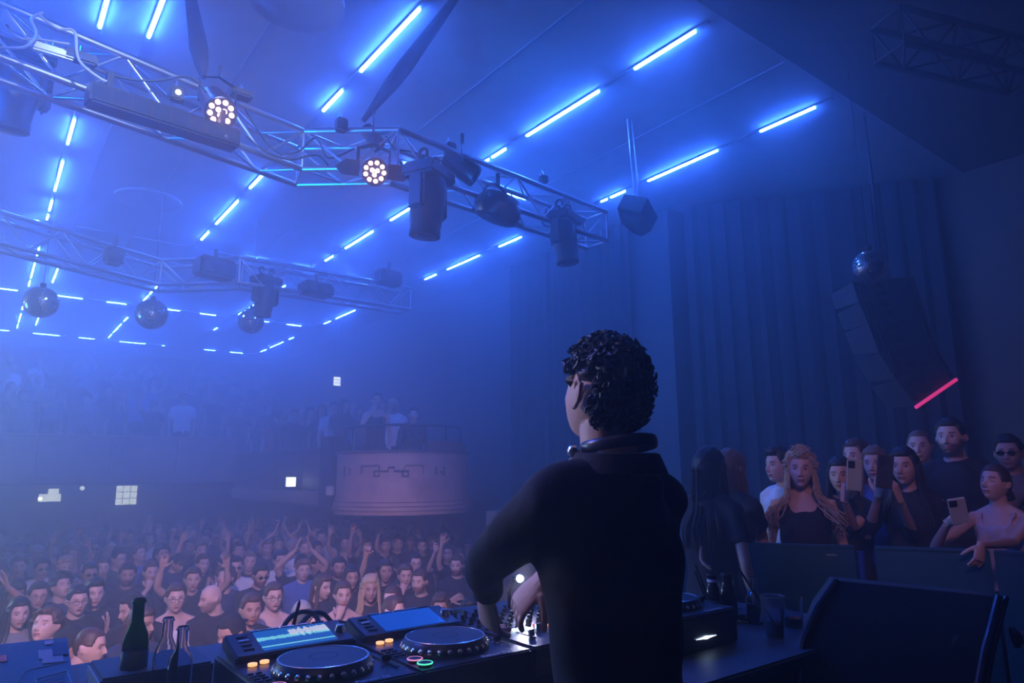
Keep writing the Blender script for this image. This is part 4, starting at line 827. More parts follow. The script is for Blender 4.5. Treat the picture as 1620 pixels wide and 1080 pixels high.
# bottles and glasses
def glass_mat(name, col, rough=.04): return mat(name, col, rough, trans=1.0, ior=1.45)
M_GG = glass_mat('green_glass', (.05, .28, .08)); M_CG = glass_mat('clear_glass', (.9, .95, 1.0)); M_PL = mat('clear_plastic', (.85, .9, 1), .15, trans=.92, ior=1.3)
def bottle(top, h, r, m, label, lab=None, neck=.014):
    root = empty('bottle', (top[0], top[1], top[2] - h), label, 'bottle'); t = .0025
    out = [(r * .8, 0), (r, .006), (r, h * .52), (r * .86, h * .62), (neck * 1.35, h * .70), (neck, h * .76), (neck * .96, h * .95), (neck * 1.18, h * .955), (neck * 1.18, h * .975), (neck, h * .98), (neck, h)]
    inn = [(max(a - t, .003), b + (t if i < 2 else 0)) for i, (a, b) in enumerate(out)]; inn[-1] = (neck - t, h)
    MB().lathe(out + inn[::-1][0:] , (0, 0, 0), 28, cap=False).build('glass_body', m, root, smooth='all')
    if lab: MB().lathe([(r + .0004, h * .14), (r + .0008, h * .14), (r + .0008, h * .46), (r + .0004, h * .46)], (0, 0, 0), 28, cap=False).build('paper_label', lab, root, smooth='all'); 
    if lab: MB().lathe([(neck + .0006, h * .84), (neck + .001, h * .9)], (0, 0, 0), 24, cap=False).build('neck_label', lab, root, smooth='all') if False else None
    return root
def drink(root, r, h): MB().lathe([(.001, .004), (r - .004, .004), (r - .004, h), (.001, h)], (0, 0, 0), 24, cap=False).build('drink', glass_mat('clear_drink', (.85, .9, 1)), root)
M_LBL = mat('dark_label', (.03, .05, .03), .6, bump=.1, var=.3, bscale=30)
t = atd(221, 946, 1.78); b = bottle(t, t[2] - ZT, .031, M_GG, 'green glass beer bottle with dark label near the left case', M_LBL, .0145)
t = atd(267, 976, 1.72); bottle(t, t[2] - ZT, .028, M_CG, 'taller clear glass bottle beside the green bottle', None, .0125)
t = atd(290, 990, 1.66); bottle(t, t[2] - ZT, .028, M_CG, 'clear glass bottle closest to the waveform player', None, .0125)
t = atd(1126, 906, 2.52); b = bottle(t, t[2] - ZT, .03, mat('dark_glass', (.02, .02, .02), .08), 'dark bottle with small neck label behind the far player', M_LBL, .018); MB().lathe([(.0186, (t[2] - ZT) * .82), (.0186, (t[2] - ZT) * .88)], (0, 0, 0), 20, cap=False).build('neck_label', M_WHT, b)
t = atd(1149, 906, 2.55); bottle(t, t[2] - ZT, .032, mat('dark_glass_b', (.02, .02, .02), .08), 'dark bottle standing right of the labelled neck', None, .02)
t = atd(1191, 913, 2.5); bottle(t, t[2] - ZT, .03, M_CG, 'clear glass bottle standing behind the low glass bowl', None, .012)
def tumbler(loc, r0, r1, h, m, label, name='tumbler', fill=None, th=.0022):
    root = empty(name, loc, label, 'cup' if name == 'plastic_cup' else 'glass'); MB().lathe([(.001, 0), (r0, 0), (r1, h), (r1 - th, h), (r0 - th, .006), (.001, .006)], (0, 0, 0), 32, cap=False).build('wall', m, root, smooth=True)
    if name == 'plastic_cup': MB().tube([(r1 * math.cos(a), r1 * math.sin(a), h) for a in np.linspace(0, 2 * math.pi, 33)], .0022, 6).build('rolled_rim', m, root)
    if fill: MB().lathe([(.001, .0065), (r0 - th - .0005, .0065), (r0 + (r1 - r0) * fill - th - .0005, h * fill), (.001, h * fill)], (0, 0, 0), 28, cap=False).build('drink', glass_mat('clear_drink_b', (.8, .88, 1)), root)
    return root
c = atz(1226, 1008, ZT); tumbler(c, .028, .04, .13, M_PL, 'clear plastic cup holding a slanting dark straw', 'plastic_cup', .35)
def straw(a, b, label): o = MB().tube([Vector(a), Vector(b)], .0035, 8).build('straw', mat('black_straw', (.012, .012, .015), .4)); tag(o, label, 'straw')
straw((c[0] + .018, c[1] - .012, ZT + .012), (c[0] - .07, c[1] + .075, ZT + .22), 'dark straw leaning inside the plastic cup')
g = atz(1256, 991, ZT); tumbler(g, .031, .037, .10, M_CG, 'heavy clear tumbler right of the plastic cup', 'tumbler', .3, .004)
g = atz(1184, 982, ZT); tumbler(g, .04, .052, .05, M_CG, 'low wide glass bowl with bright blue rim highlight', 'glass_bowl', .3, .004)
g2 = atz(1171, 968, ZT); tumbler((g2[0], g2[1] + .06, ZT), .03, .036, .11, M_CG, 'clear drinking glass between far player and glass bowl', 'tumbler', None, .003)
straw(G(1120, 945, 2.45), G(1100, 893, 2.45), 'upper black straw leaning beside the labelled dark bottle'); straw(G(1117, 948, 2.4), G(1099, 903, 2.4), 'lower black straw of the leaning pair'); 
g3 = G(1119, 947, 2.42); tumbler((g3[0], g3[1], ZT), .028, .033, .09, M_CG, 'small glass holding the leaning straw pair', 'tumbler', None, .002)
# left case, flat box, usb stick
la_ = empty('equipment_case', (.08, 2.02, ZT), 'dark blue-grey equipment case with taped labels and orange sticker', 'case')
P0 = Vector(atd(-30, 1022, 1.95)); P1 = Vector(atd(106, 1008, 1.95)); P2 = Vector(atd(120, 1100, 1.72)); P3 = Vector(atd(-40, 1120, 1.72)); B = Vector(la_.location)
fv = [P0 - B, P1 - B, P2 - B, P3 - B]; nb = Vector((.02, .36, -.06)); bk = [v + nb + Vector((0, 0, -.02)) for v in fv[:2]] + [v + nb + Vector((0, 0, -.06)) for v in fv[2:]]
M_CASE = mat('case_grey', (.06, .07, .10), .5, bump=.15, bscale=90, var=.1); MB().add(fv + bk, [(0, 1, 2, 3), (7, 6, 5, 4), (0, 4, 5, 1), (1, 5, 6, 2), (2, 6, 7, 3), (3, 7, 4, 0)]).build('body', M_CASE, la_, smooth=False)
def onface(u, v, off=.003): p = (fv[0] * (1 - u) + fv[1] * u) * (1 - v) + (fv[3] * (1 - u) + fv[2] * u) * v; return p + fn * off
fn = (fv[1] - fv[0]).cross(fv[3] - fv[0]).normalized(); fn = fn if fn.dot(Vector((0, -1, 1))) > 0 else -fn
def patch(name, u0, u1, v0, v1, m, off=.003):
    q = [onface(u0, v0, off), onface(u1, v0, off), onface(u1, v1, off), onface(u0, v1, off)]; k = [v - fn * .004 for v in q]; return MB().add(q + k, [(0, 1, 2, 3), (7, 6, 5, 4), (0, 4, 5, 1), (1, 5, 6, 2), (2, 6, 7, 3), (3, 7, 4, 0)]).build(name, m, la_, smooth=False)
M_TAPE = mat('paper_tape', (.42, .42, .46), .7, bump=.1); patch('sticker', .20, .31, .22, .33, mat('orange_sticker', (1, .16, .06), .5, emit=.0), .0036)
patch('paper_label', .66, .93, .2, .36, M_TAPE); patch('paper_label', .70, .93, .36, .44, M_TAPE, .0032); patch('dark_tape', .82, .98, .10, .33, mat('blue_tape', (.02, .04, .12), .6), .0045)
patch('tape', .74, .84, .04, .11, M_TAPE); 
for (u0, v0, u1, v1) in ((.30, .9, .53, .52), (.53, .52, .98, .44), (.62, .68, .95, .60), (.95, .60, .98, .85), (.62, .68, .63, .92)):
    MB().tube([onface(u0, v0, .002), onface(u1, v1, .002)], .0012, 4).build('printed_line', M_TAPE, la_)
for k in range(4): MB().tube([onface(.66, .73 + k * .045, .002), onface(.92, .66 + k * .045, .002)], .0008, 4).build('printed_line', M_TAPE, la_)
fb = empty('flat_case', (.42, 2.12, ZT), 'low grey box with pale front edge beside the green bottle', 'box'); MB().box((0, 0, .03), (.26, .22, .06), bev=.006).build('body', M_CASE, fb); MB().box((-.133, -.02, .03), (.004, .2, .05)).build('pale_edge', M_TAPE, fb); MB().box((.04, .05, .0605), (.03, .008, .001)).build('badge', M_SIL, fb)
us = empty('usb_key', G(358, 1043, 1.95), 'small glassy key ring standing beside the waveform player', 'key ring'); MB().tube([(.012 * math.cos(t), 0, .022 + .022 * math.sin(t)) for t in np.linspace(0, 2 * math.pi, 17)], .003, 6).build('ring', M_CG, us); MB().box((0, 0, -.004), (.04, .02, .012), bev=.003).build('base', M_SIL, us)

# ---------------------------------------------------------------- stage monitor at the right
wd = empty('stage_monitor', G(1430, 1040, 2.1), 'large black floor monitor speaker tilted up on a dark stand', 'loudspeaker'); B = Vector(wd.location)
L = [(1327, 919, 2.28), (1296, 962, 2.2), (1274, 1015, 2.13), (1262, 1085, 2.06), (1255, 1160, 2.0)]; Rr = [(1578, 944, 2.16), (1568, 985, 2.08), (1556, 1030, 2.0), (1545, 1090, 1.94), (1538, 1165, 1.88)]
def sheet(name, A, Bp, m, off, par=wd):
    vs = [Vector(G(*a)) - B for a in A] + [Vector(G(*a)) - B for a in Bp]; n = len(A); vb = [v + off for v in vs]
    fs = [(i, n + i, n + i + 1, i + 1) for i in range(n - 1)] + [(2 * n + i, 2 * n + i + 1, 3 * n + i + 1, 3 * n + i) for i in range(n - 1)] + [(i, i + 1, 2 * n + i + 1, 2 * n + i) for i in range(n - 1)] + [(n + i, 3 * n + i, 3 * n + i + 1, n + i + 1) for i in range(n - 1)] + [(0, 2 * n, 3 * n, n), (n - 1, 2 * n - 1, 4 * n - 1, 3 * n - 1)]
    return MB().add(vs + vb, fs).build(name, m, par)
bk = Vector((.36, .22, -.04)); M_GRIL = mat('speaker_grille', (.008, .0085, .011), .75, bump=.6, bscale=400)
sheet('grille', L, Rr, M_GRIL, bk * .12); off = Vector((.001, .001, -.001))
sheet('cabinet', [(a - 3, b + 1, d + .05) for a, b, d in L], [(a + 4, b + 1, d + .05) for a, b, d in Rr], M_SPKB, bk)
MB().tube([Vector(G(a - 4, b, d - .0)) - B for a, b, d in L], .012, 8).build('side_rim', M_DECK, wd); MB().tube([Vector(G(a + 2, b, d)) - B for a, b, d in Rr], .011, 8).build('side_rim', M_DECK, wd); MB().tube([Vector(G(a + 14, b + 1, d)) - B for a, b, d in Rr], .008, 8).build('side_rim', M_DECK, wd)
k0 = Vector(G(1602, 1008, 2.08)) - B; MB().lathe([(.03, 0), (.03, .012), (.018, .018), (.018, .045), (.001, .05)], k0, 20, rot=rotto((.5, -.8, .1))).build('side_knob', M_DECK, wd); MB().lathe([(.019, .02), (.019, .03)], k0, 20, rot=rotto((.5, -.8, .1)), cap=False).build('knob_ring', M_SIL, wd)
pl = [(1509, 1005), (1530, 1003), (1529, 1019), (1507, 1019)]; lm = MB(); pp_ = [Vector(G(a, b, 2.0)) - B for a, b in pl]
lm.tube(pp_ + [pp_[0]], .0012, 4); lm.tube([pp_[3], pp_[0].lerp(pp_[1], .35), pp_[1]], .0012, 4); lm.build('badge', M_DECK, wd)
MB().box((.08, .12, (ZS - B.z) / 2 - .16), (.4, .3, -(ZS - B.z) - .32)).build('stand', M_BLACK, wd)

# ---------------------------------------------------------------- barrier boards
M_BOARD = mat('barrier_board', (.012, .085, .13), .55, bump=.1, bscale=20, var=.1)
def board(p0, p1, label, ztop=-.40, th=.05):
    a = Vector(atz(*p0, ztop)); b = Vector(atz(*p1, ztop)); d = (b - a); L_ = d.length; ang = math.atan2(d.y, d.x)
    r = empty('barrier_board', (*((a + b) / 2).xy, ZS), label, 'barrier', rz=ang); H_ = ztop - ZS
    MB().box((0, th / 2, H_ / 2), (L_, th, H_), bev=.004).build('panel', M_BOARD, r); MB().box((0, th / 2, H_ + .001), (L_, th + .012, .016), bev=.004).build('top_edge', M_BOARD, r)
    MB().box((L_ * .38, -.001, H_ - .04), (.05, .002, .006)).build('small_mark', M_TAPE, r); return r
board((1060, 858), (1352, 866), 'dark teal barrier board in front of the curly-haired woman'); board((1384, 867), (1566, 873), 'dark teal barrier board under the woman looking at her phone')
board((1572, 874), (1700, 880), 'barrier board at the picture edge beside the monitor knob') 
p = atz(1370, 867, -.40); o = MB().tube([(p[0] + .03, p[1] + .05, ZS), (p[0] + .03, p[1] + .05, -.42)], .022, 12).build('barrier_post', mat('blue_post', (.03, .08, .4), .4, bump=.05)); tag(o, 'blue post in the gap between two barrier boards', 'post')

# ---------------------------------------------------------------- the performer
HC = Vector(atd(955, 607, 1.56)); yawd = math.pi + .10
eyeL = dict(e=tuple(atd(762, 893, 1.56)), w=tuple(atd(772, 952, 1.66)))
P = dict(seed=11, hair='curly', curls=520, hth=.011, hcol='black', shirt='black', top='long', skin=0, slim=.98, vox=.009, trouser='black', head=(-.12, -.34, .0), hscale=.93, face=dict(ears=False), earclear=True,
         arms=dict(L=dict(e=tuple(atd(770, 888, 1.50)), w=tuple(atd(768, 938, 1.66)), hand='droop', d=tuple(R @ np.array([.10, -.90, -.30])), p=tuple(R @ np.array([.75, -.2, -.7]))),
                   R=dict(e=(1.42, 1.28, -.27), w=tuple(atd(858, 916, 1.80)), hand='relaxed', d=tuple(R @ np.array([-.62, -.72, -.1])), p=tuple(R @ np.array([.45, -.7, -.55])))), lean=.04)
P['at'] = (HC.x - .014, HC.y + .07, yawd, 1.02, ZS)
dj = build_person(P); place(dj, P['at'][:2], yawd, 1.02, ZS); tag(dj, 'performer in a black long-sleeved shirt with dark curly hair, seen from behind', 'person')
SKE = mat('skin_ear', (.62, .40, .32), .5, bump=.03)
for s_ in (1, -1):
    e0 = Vector(dj['_eye']); 
    hy, hp_, hr = P['head']; piv = Vector((0, .015, 1.51)); ML_ = Matrix.Translation((0, 0, .95)) @ Euler((P['lean'], 0, 0)).to_matrix().to_4x4() @ Matrix.Translation((0, 0, -.95))
    MH_ = ML_ @ Matrix.Translation(piv) @ Euler((hp_, hr, hy), 'YXZ').to_matrix().to_4x4() @ Matrix.Translation(Vector((0, -.026, 1.622)) - piv) @ Matrix.Scale(P['hscale'], 4)
    E_ = lambda y, z, o: MH_ @ Vector((s_ * (.0835 + o), y, z)); m_ = MB()
    m_.tube([E_(.002, -.004, 0), E_(-.002, .012, .004), E_(.004, .026, .010), E_(.018, .032, .015), E_(.030, .022, .018), E_(.031, .004, .017), E_(.024, -.014, .012), E_(.012, -.028, .006), E_(.004, -.034, .002), E_(.001, -.026, -.001)], [.003, .0035, .004, .0045, .0045, .0045, .0045, .006, .006, .003], 8)
    m_.tube([E_(.012, .022, .004), E_(.018, .010, .007), E_(.015, -.008, .005), E_(.008, -.024, .002)], [(.010, .003), (.014, .003), (.012, .003), (.007, .003)], 10, up=(MH_.to_3x3() @ Vector((0, 1, 0))))
    m_.build('ear', SKE, dj)
# collar and headphones (in the performer's frame)
nb_ = Vector((0, .02, 1.47)); vs = []; n = 30
for i in range(n + 1):
    a = math.radians(-62) + math.radians(304) * i / n; a -= math.pi / 2 - math.radians(90); an = math.radians(-60) + math.radians(300) * i / n
    c_, s_ = math.cos(an), math.sin(an); fl = 1 + .22 * abs(math.cos(an)); top_ = .030 + .010 * max(0, -s_)
    for (rad, z) in ((.070, -.02), (.074 * fl, top_), (.080 * fl, top_ - .003), (.094 * fl, -.012)): vs.append((nb_.x + rad * c_ * 1.05, nb_.y + rad * s_ * .95 + 0, nb_.z + z))
fs = [(4 * i + j, 4 * i + (j + 1) % 4, 4 * i + 4 + (j + 1) % 4, 4 * i + 4 + j) for i in range(n) for j in range(4)]
# opening faces -Y (front)
vs = [(x, y, z) for x, y, z in vs]; MB().add(vs, fs).build('collar', CM['black'], dj)
hp = empty('headphones', (0, 0, 0), 'black headphones with metal hinge worn around the neck of the performer', 'headphones'); 
def hpw(x, y, z): return (x, y, z)
band = [(.078 * math.cos(a), .02 + .085 * math.sin(a), 1.515 + .012 * math.sin(a)) for a in np.linspace(math.radians(-25), math.radians(205), 22)]
MB().tube(band, [(.013, .004)] * 22, 10, up=(0, 0, 1)).build('head_band', M_DECK, hp)
for s_ in (-1, 1):
    j = MB().lathe([(.012, 0), (.012, .010), (.008, .014), (.001, .015)], (s_ * .080, -.03, 1.505), 16, rot=rotto((s_, -.3, 0))).build('metal_hinge', M_SIL, hp)
    MB().tube([(s_ * .075, -.02, 1.50), (s_ * .078, -.06, 1.475), (s_ * .07, -.085, 1.45)], .006, 8).build('fork', M_BLACK, hp)
    MB().lathe([(.036, -.018), (.04, -.01), (.04, .008), (.034, .016), (.001, .018)], (s_ * .06, -.095, 1.44), 20, rot=rotto((s_ * .6, -.8, .1))).build('ear_cup', M_BLACK, hp)
hp.rotation_euler = dj.rotation_euler; hp.location = dj.location; hp.scale = dj.scale
# wristband glow seen in the photo is skin lit warm: a small warm pad light on the mixer side
# ---------------------------------------------------------------- people at the side of the stage
def toward(x, y, tx=1.15, ty=1.1): return face_yaw(x, y, tx, ty)
def stage_person(px, py, depth, label, turn=0.0, phone=None, arms=None, **kw):
    e = atd(px, py, depth); yaw = toward(e[0], e[1]) + turn; sc = kw.pop('sc', None) or (e[2] - ZS) / 1.622
    A = {}
    for k, a in (arms or {}).items():
        A[k] = {n: (tuple(atd(*v)) if n in 'ew' and len(v) == 3 and v[0] > 20 else v) for n, v in a.items()}
    P = dict(seed=len(label), arms=A, **kw); P['at'] = (e[0], e[1], yaw, sc, ZS); r = build_person(P); place(r, (e[0], e[1]), yaw, sc, ZS); tag(r, label, 'person'); return r
GS = lambda x, y: R.T @ np.array([x, y, -1.08])
V = lambda x, y, z: tuple(R @ np.array([x, y, z]))       # a direction given as right, up, towards the viewer
stage_person(1136, 742, 3.7, 'person with long dark hair and bare tattooed arm turned away beside the performer', turn=2.7, fem=True, hair='long', hlen=.42, locks=150, lockr=.0055, hcol='black', top='tee', shirt='black', arms=dict(L=dict(e=(1112, 800, 3.6), w=(1112, 862, 3.5), hand='relaxed')))
stage_person(1172, 742, 4.05, 'person in black T-shirt with long streaked hair turned away', turn=2.5, hair='long', hlen=.4, locks=150, lockr=.0055, hcol='light_brown', top='tee', shirt='black', slim=.92, arms=dict(R=dict(e=(1206, 850, 4.0), w=(1206, 905, 3.85), hand='relaxed')))
stage_person(1216, 736, 4.5, 'dark-haired man in profile wearing a white T-shirt', turn=-.75, hair='quiff', hcol='black', top='tee', shirt='white', skin=0, slim=.92)
stage_person(1266, 742, 3.95, 'woman with long curly blonde hair in a black tank top and chain strap', turn=.12, fem=True, hair='wavy', hcol='blond', hlen=.36, locks=260, lockr=.0048, wave=.030, puff=1.9, curls=220, top='tank', shirt='black', skin=0, head=(0, 0, .04), face=dict(smile=.3))
stage_person(1326, 752, 4.15, 'smiling dark-haired woman holding up a pale phone', turn=-.05, fem=True, hair='long', hcol='black', locks=130, lockr=.0055, top='tee', shirt='black', face=dict(smile=.7), arms=dict(L=dict(e=(1350, 835, 4.0), w=(1336, 790, 3.85), hand='phone', d=V(.25, .9, -.1), p=V(.3, .1, -1))))
stage_person(1342, 722, 4.7, 'person behind two phones with reddened eye in dim light', turn=-.5, hair='short', hcol='brown', top='tee', shirt='navy')
stage_person(1379, 734, 4.45, 'woman with light brown hair standing behind the pale phone', turn=-.1, fem=True, hair='long', hcol='light_brown', locks=110, lockr=.006, top='long', shirt='blue')
stage_person(1424, 738, 4.0, 'dark-haired woman in a glittery black jacket raising a patterned phone', turn=-.1, fem=True, hair='long', locks=140, lockr=.0055, hcol='black', top='rolled', shirt='black', skin=1, arms=dict(R=dict(e=(1372, 848, 3.95), w=(1390, 782, 3.72), hand='phone', d=V(.2, .95, -.1), p=V(.6, .1, -.8)), L=dict(e=(1448, 855, 3.95), w=(1424, 790, 3.74), hand='phone', d=V(-.3, .95, -.1), p=V(-.6, .1, -.8))))
stage_person(1452, 706, 5.0, 'blurred person with short light hair in the back row', hair='buzz', hcol='light_brown', top='tee', shirt='black')
stage_person(1497, 692, 4.55, 'tall bearded man in a plain black T-shirt', turn=-.12, hair='short', hcol='black', top='tee', shirt='black', face=dict(beard=.85), head=(0, -.05, 0), slim=1.0)
stage_person(1561, 766, 3.85, 'woman in a pale off-shoulder top looking down at her phone', turn=-.25, fem=True, hair='bun', hcol='brown', top='tank', shirt='pale', skin=0, head=(-.1, -.22, .05), face=dict(closed=True), arms=dict(R=dict(e=(1478, 868, 3.75), w=(1500, 826, 3.55), hand='phone', d=V(.75, .5, .1), p=V(.3, .8, .4)), L=dict(e=(1602, 858, 3.62), w=(1552, 862, 3.34), hand='droop', d=V(-.3, -.8, .25), p=V(-.2, -.3, -.9))))
stage_person(1592, 716, 4.6, 'man with sunglasses pushed up behind the woman in the pale top', hair='short', hcol='black', top='tee', shirt='grey', glasses='dark', face=dict(beard=.4))
stage_person(1640, 770, 4.1, 'person at the picture edge beyond the off-shoulder woman', hair='short', top='tee', shirt='black')
M_PH = mat('phone_pale', (.42, .50, .45), .3, bump=.02); M_PHD = mat('phone_glitter', (.05, .05, .07), .25, .5, bump=.5, bscale=300, var=.9)
def phone(px, py, depth, rx, up, label, m, s=1.0):
    up = Vector(V(*up)).normalized(); rt = Vector(V(*rx)); rt = (rt - up * rt.dot(up)).normalized(); nn = rt.cross(up); Mx = Matrix((rt, nn, up)).transposed()
    r = empty('phone', atd(px, py, depth), label, 'phone'); MB().box((0, 0, 0), (.075 * s, .009, .155 * s), Mx, bev=.004).build('body', m, r)
    f = -1 if nn.dot(Vector(V(0, 0, 1))) < 0 else 1
    c_ = nn * (.0055 * f) + up * .050 * s - rt * .016 * s; MB().box(c_, (.034 * s, .003, .036 * s), Mx, bev=.001).build('camera_bump', M_BLACK, r)
    for (a, b) in ((-.008, .008), (.008, .008), (-.008, -.008)): MB().lathe([(.006, 0), (.006, .002), (.001, .002)], c_ + nn * .0015 * f + rt * a * s + up * b * s, 12, rot=rotto(nn * f)).build('camera_lens', M_LENS_OFF, r)
    MB().box(-nn * .0052 * f, (.068 * s, .001, .145 * s), Mx).build('screen', mat('phone_screen', (.02, .02, .03), .1, emit=.15, ecol=(.3, .4, .8)), r)
phone(1351, 751, 3.74, (1, -.05, 0), (.08, 1, -.1), 'pale green-white phone held up by the smiling woman', M_PH, 1.1)
phone(1400, 746, 3.62, (1, -.1, .1), (.12, 1, -.1), 'dark glittery patterned phone held up in two hands', M_PHD, 1.12)
phone(1516, 808, 3.42, (.9, -.1, .2), (-.35, .8, .3), 'white phone held low by the woman in the pale top', mat('phone_white', (.62, .66, .66), .3, bump=.02), 1.05)

# ---------------------------------------------------------------- the crowd
VAR = []
UPL = lambda s, h=1.95, o=.28, f=-.12: dict(e=(s * o, f, 1.58), w=(s * (o - .03), f - .08, h - .12), hand='open', p=(0, -1, 0))
def HLD(s): return dict(e=(s * .27, -.12, 1.16), w=(s * .10, -.28, 1.36), hand='phone', d=(-s * .1, -.1, 1), p=(0, -1, 0))
def CLP(s): return dict(e=(s * .25, -.14, 1.20), w=(s * .05, -.34, 1.34), hand='open', d=(0, -.3, 1), p=(-s, 0, 0))
def MTH(s): return dict(e=(s * .23, -.18, 1.22), w=(s * .05, -.16, 1.46), hand='fist', d=(-s * .3, .2, .9), p=(0, 1, 0))
OVR = dict(R=dict(e=(-.30, -.10, 1.62), w=(-.09, -.16, 1.82), hand='open', d=(.3, 0, 1), p=(1, 0, 0)), L=dict(e=(.30, -.10, 1.62), w=(.09, -.16, 1.82), hand='open', d=(-.3, 0, 1), p=(-1, 0, 0)))
# name: (looks, plain description)
V_ = {
 'longdark': dict(fem=True, hair='long', hcol='black', top='tee', shirt='grey', arms=dict(R=dict(e=(-.28, -.1, 1.2), w=(-.26, -.2, 1.44), hand='open', p=(0, -1, 0)))),
 'beanie': dict(hair='beanie', capcol='black', glasses='clear', face=dict(smile=.8), top='tee'),
 'faceup': dict(fem=True, hair='long', hcol='black', face=dict(closed=True), head=(.1, .35, .1), top='tee'),
 'wavyman': dict(hair='fluffy', hcol='brown', head=(-.6, -.35, 0), top='tee', shirt='navy'),
 'shades': dict(hair='short', hcol='black', glasses='dark', top='tee', shirt='white'),
 'specs': dict(hair='short', hcol='black', glasses='clear', face=dict(open=1), top='tee', slim=.95),
 'quiff': dict(hair='quiff', hcol='black', top='tee', arms=dict(L=CLP(1))),
 'capprof': dict(hair='cap', capback=True, head=(-1.15, .25, 0), top='tee'),
 'capup': dict(fem=True, hair='cap', head=(.7, .45, 0), face=dict(smile=.6), top='tee'),
 'curly': dict(hair='curly', hcol='black', curls=60, head=(.2, -.3, 0), top='tee', shirt='navy'),
 'bearded': dict(hair='short', hcol='black', face=dict(beard=.8, wide=1.1), top='tee', slim=1.08),
 'drink': dict(hair='short', hcol='brown', top='tee', arms=dict(R=MTH(-1))),
 'bald': dict(hair='bald', head=(-1.2, .1, 0), face=dict(smile=.8, beard=.5), top='tee', shirt='black'),
 'baldf': dict(hair='buzz', hcol='grey', top='tee', shirt='grey'),
 'blondman': dict(hair='fluffy', hcol='blond', top='tee', shirt='grey'),
 'armup': dict(hair='short', hcol='brown', glasses='dark', top='tee', arms=dict(R=UPL(-1))),
 'fist': dict(hair='short', hcol='black', top='tee', arms=dict(R=dict(UPL(-1), hand='fist'))),
 'handsup': dict(hair='short', hcol='brown', top='tee', arms=dict(R=UPL(-1, 1.9, .34), L=UPL(1, 1.86, .34))),
 'overhead': dict(hair='short', hcol='black', top='tee', arms=OVR),
 'clap': dict(hair='short', hcol='brown', top='tee', arms=dict(R=CLP(-1), L=CLP(1))),
 'smileman': dict(hair='short', hcol='brown', face=dict(smile=.6), head=(.05, 0, .05), top='tee'),
 'vest': dict(hair='short', hcol='brown', glasses='clear', face=dict(open=.6), top='tank', shirt='white', slim=.95),
 'shadesbeard': dict(hair='short', hcol='black', glasses='dark', face=dict(beard=.7), top='tee', head=(.1, .1, 0)),
 'brownlong': dict(fem=True, hair='long', hcol='brown', head=(.7, .1, 0), face=dict(smile=.4), top='tee', hlen=.42),
 'bunmouth': dict(fem=True, hair='bun', hcol='brown', top='tank', shirt='black', arms=dict(R=MTH(-1))),
 'blonde': dict(fem=True, hair='wavy', hcol='blond', face=dict(smile=.8), top='tee'),
 'whitewoman': dict(fem=True, hair='bun', hcol='brown', head=(-.5, 0, 0), top='tee', shirt='white'),
 'darkwoman': dict(fem=True, hair='long', hcol='black', hlen=.22, top='tee'),
 'turned': dict(hair='buzz', hcol='brown', head=(.9, .1, 0), top='tee', shirt='black'),
 'chest': dict(hair='short', hcol='brown', face=dict(beard=.7), head=(-.4, 0, 0), top='long', arms=dict(R=dict(e=(-.27, -.05, 1.14), w=(-.12, -.24, 1.26), hand='open', d=(.8, -.3, .4), p=(0, -1, 0)))),
 'redback': dict(hair='short', hcol='brown', head=(.8, -.3, 0), top='tee', shirt='red', lean=.25),
 'phoneup': dict(fem=True, hair='long', hcol='brown', top='tee', arms=dict(R=dict(e=(-.26, -.16, 1.42), w=(-.16, -.26, 1.68), hand='phone', d=(.1, 0, 1), p=(0, -1, 0)))),
 'jacket': dict(hair='quiff', hcol='light_brown', top='long', shirt='navy'),
 'womanup': dict(fem=True, hair='wavy', hcol='brown', top='tank', shirt='black', arms=dict(L=UPL(1, 1.86, .26), R=UPL(-1, 1.9, .26))),
}
PROTO = {}; KID = {}; LABS = set()
def unique(fmt, sh):
    for c in [sh] + [q for q in ('black', 'navy', 'grey', 'white', 'blue', 'green', 'red', 'denim', 'pink', 'pale') if q != sh]:
        if fmt(c) not in LABS: LABS.add(fmt(c)); return fmt(c), c
    return fmt(sh), sh
def proto(k):
    if k not in PROTO:
        d = dict(V_[k]); d.update(seed=len(PROTO) + 3, lod=True, skin=d.get('skin', len(PROTO) % 3 if len(PROTO) % 5 else 0))
        if d.get('hair') in ('long', 'wavy'): d.setdefault('locks', 60)
        d.setdefault('lockr', .009); PROTO[k] = build_person(d); KID[k] = kids(PROTO[k]); PROTO[k]['_used'] = 0
    return PROTO[k]
def spawn(k, x, y, label, turn=0.0, sc=1.0, floor=ZF, shirt=None, hcol=None, group=None, skin=None, tgt=(1.2, 1.0)):
    p = proto(k)
    if not p['_used']: o = p; ks = KID[k]; p['_used'] = 1
    else:
        o = p.copy(); COL.objects.link(o); ks = []
        for c in KID[k]: d = c.copy(); COL.objects.link(d); d.parent = o; ks.append(d)
        if skin is not None: o.material_slots[0].link = 'OBJECT'; o.material_slots[0].material = SK[skin]
    for d in ks:
        n = d.name.split('.')[0]
        if shirt and n == 'shirt': d.material_slots[0].link = 'OBJECT'; d.material_slots[0].material = CM[shirt]
        if hcol and n in ('hair', 'hair_locks', 'hair_curls', 'hair_bun'): d.material_slots[0].link = 'OBJECT'; d.material_slots[0].material = HM[hcol]
    place(o, (x, y), face_yaw(x, y, *tgt) + turn, sc, floor); tag(o, label, 'person', group); return o
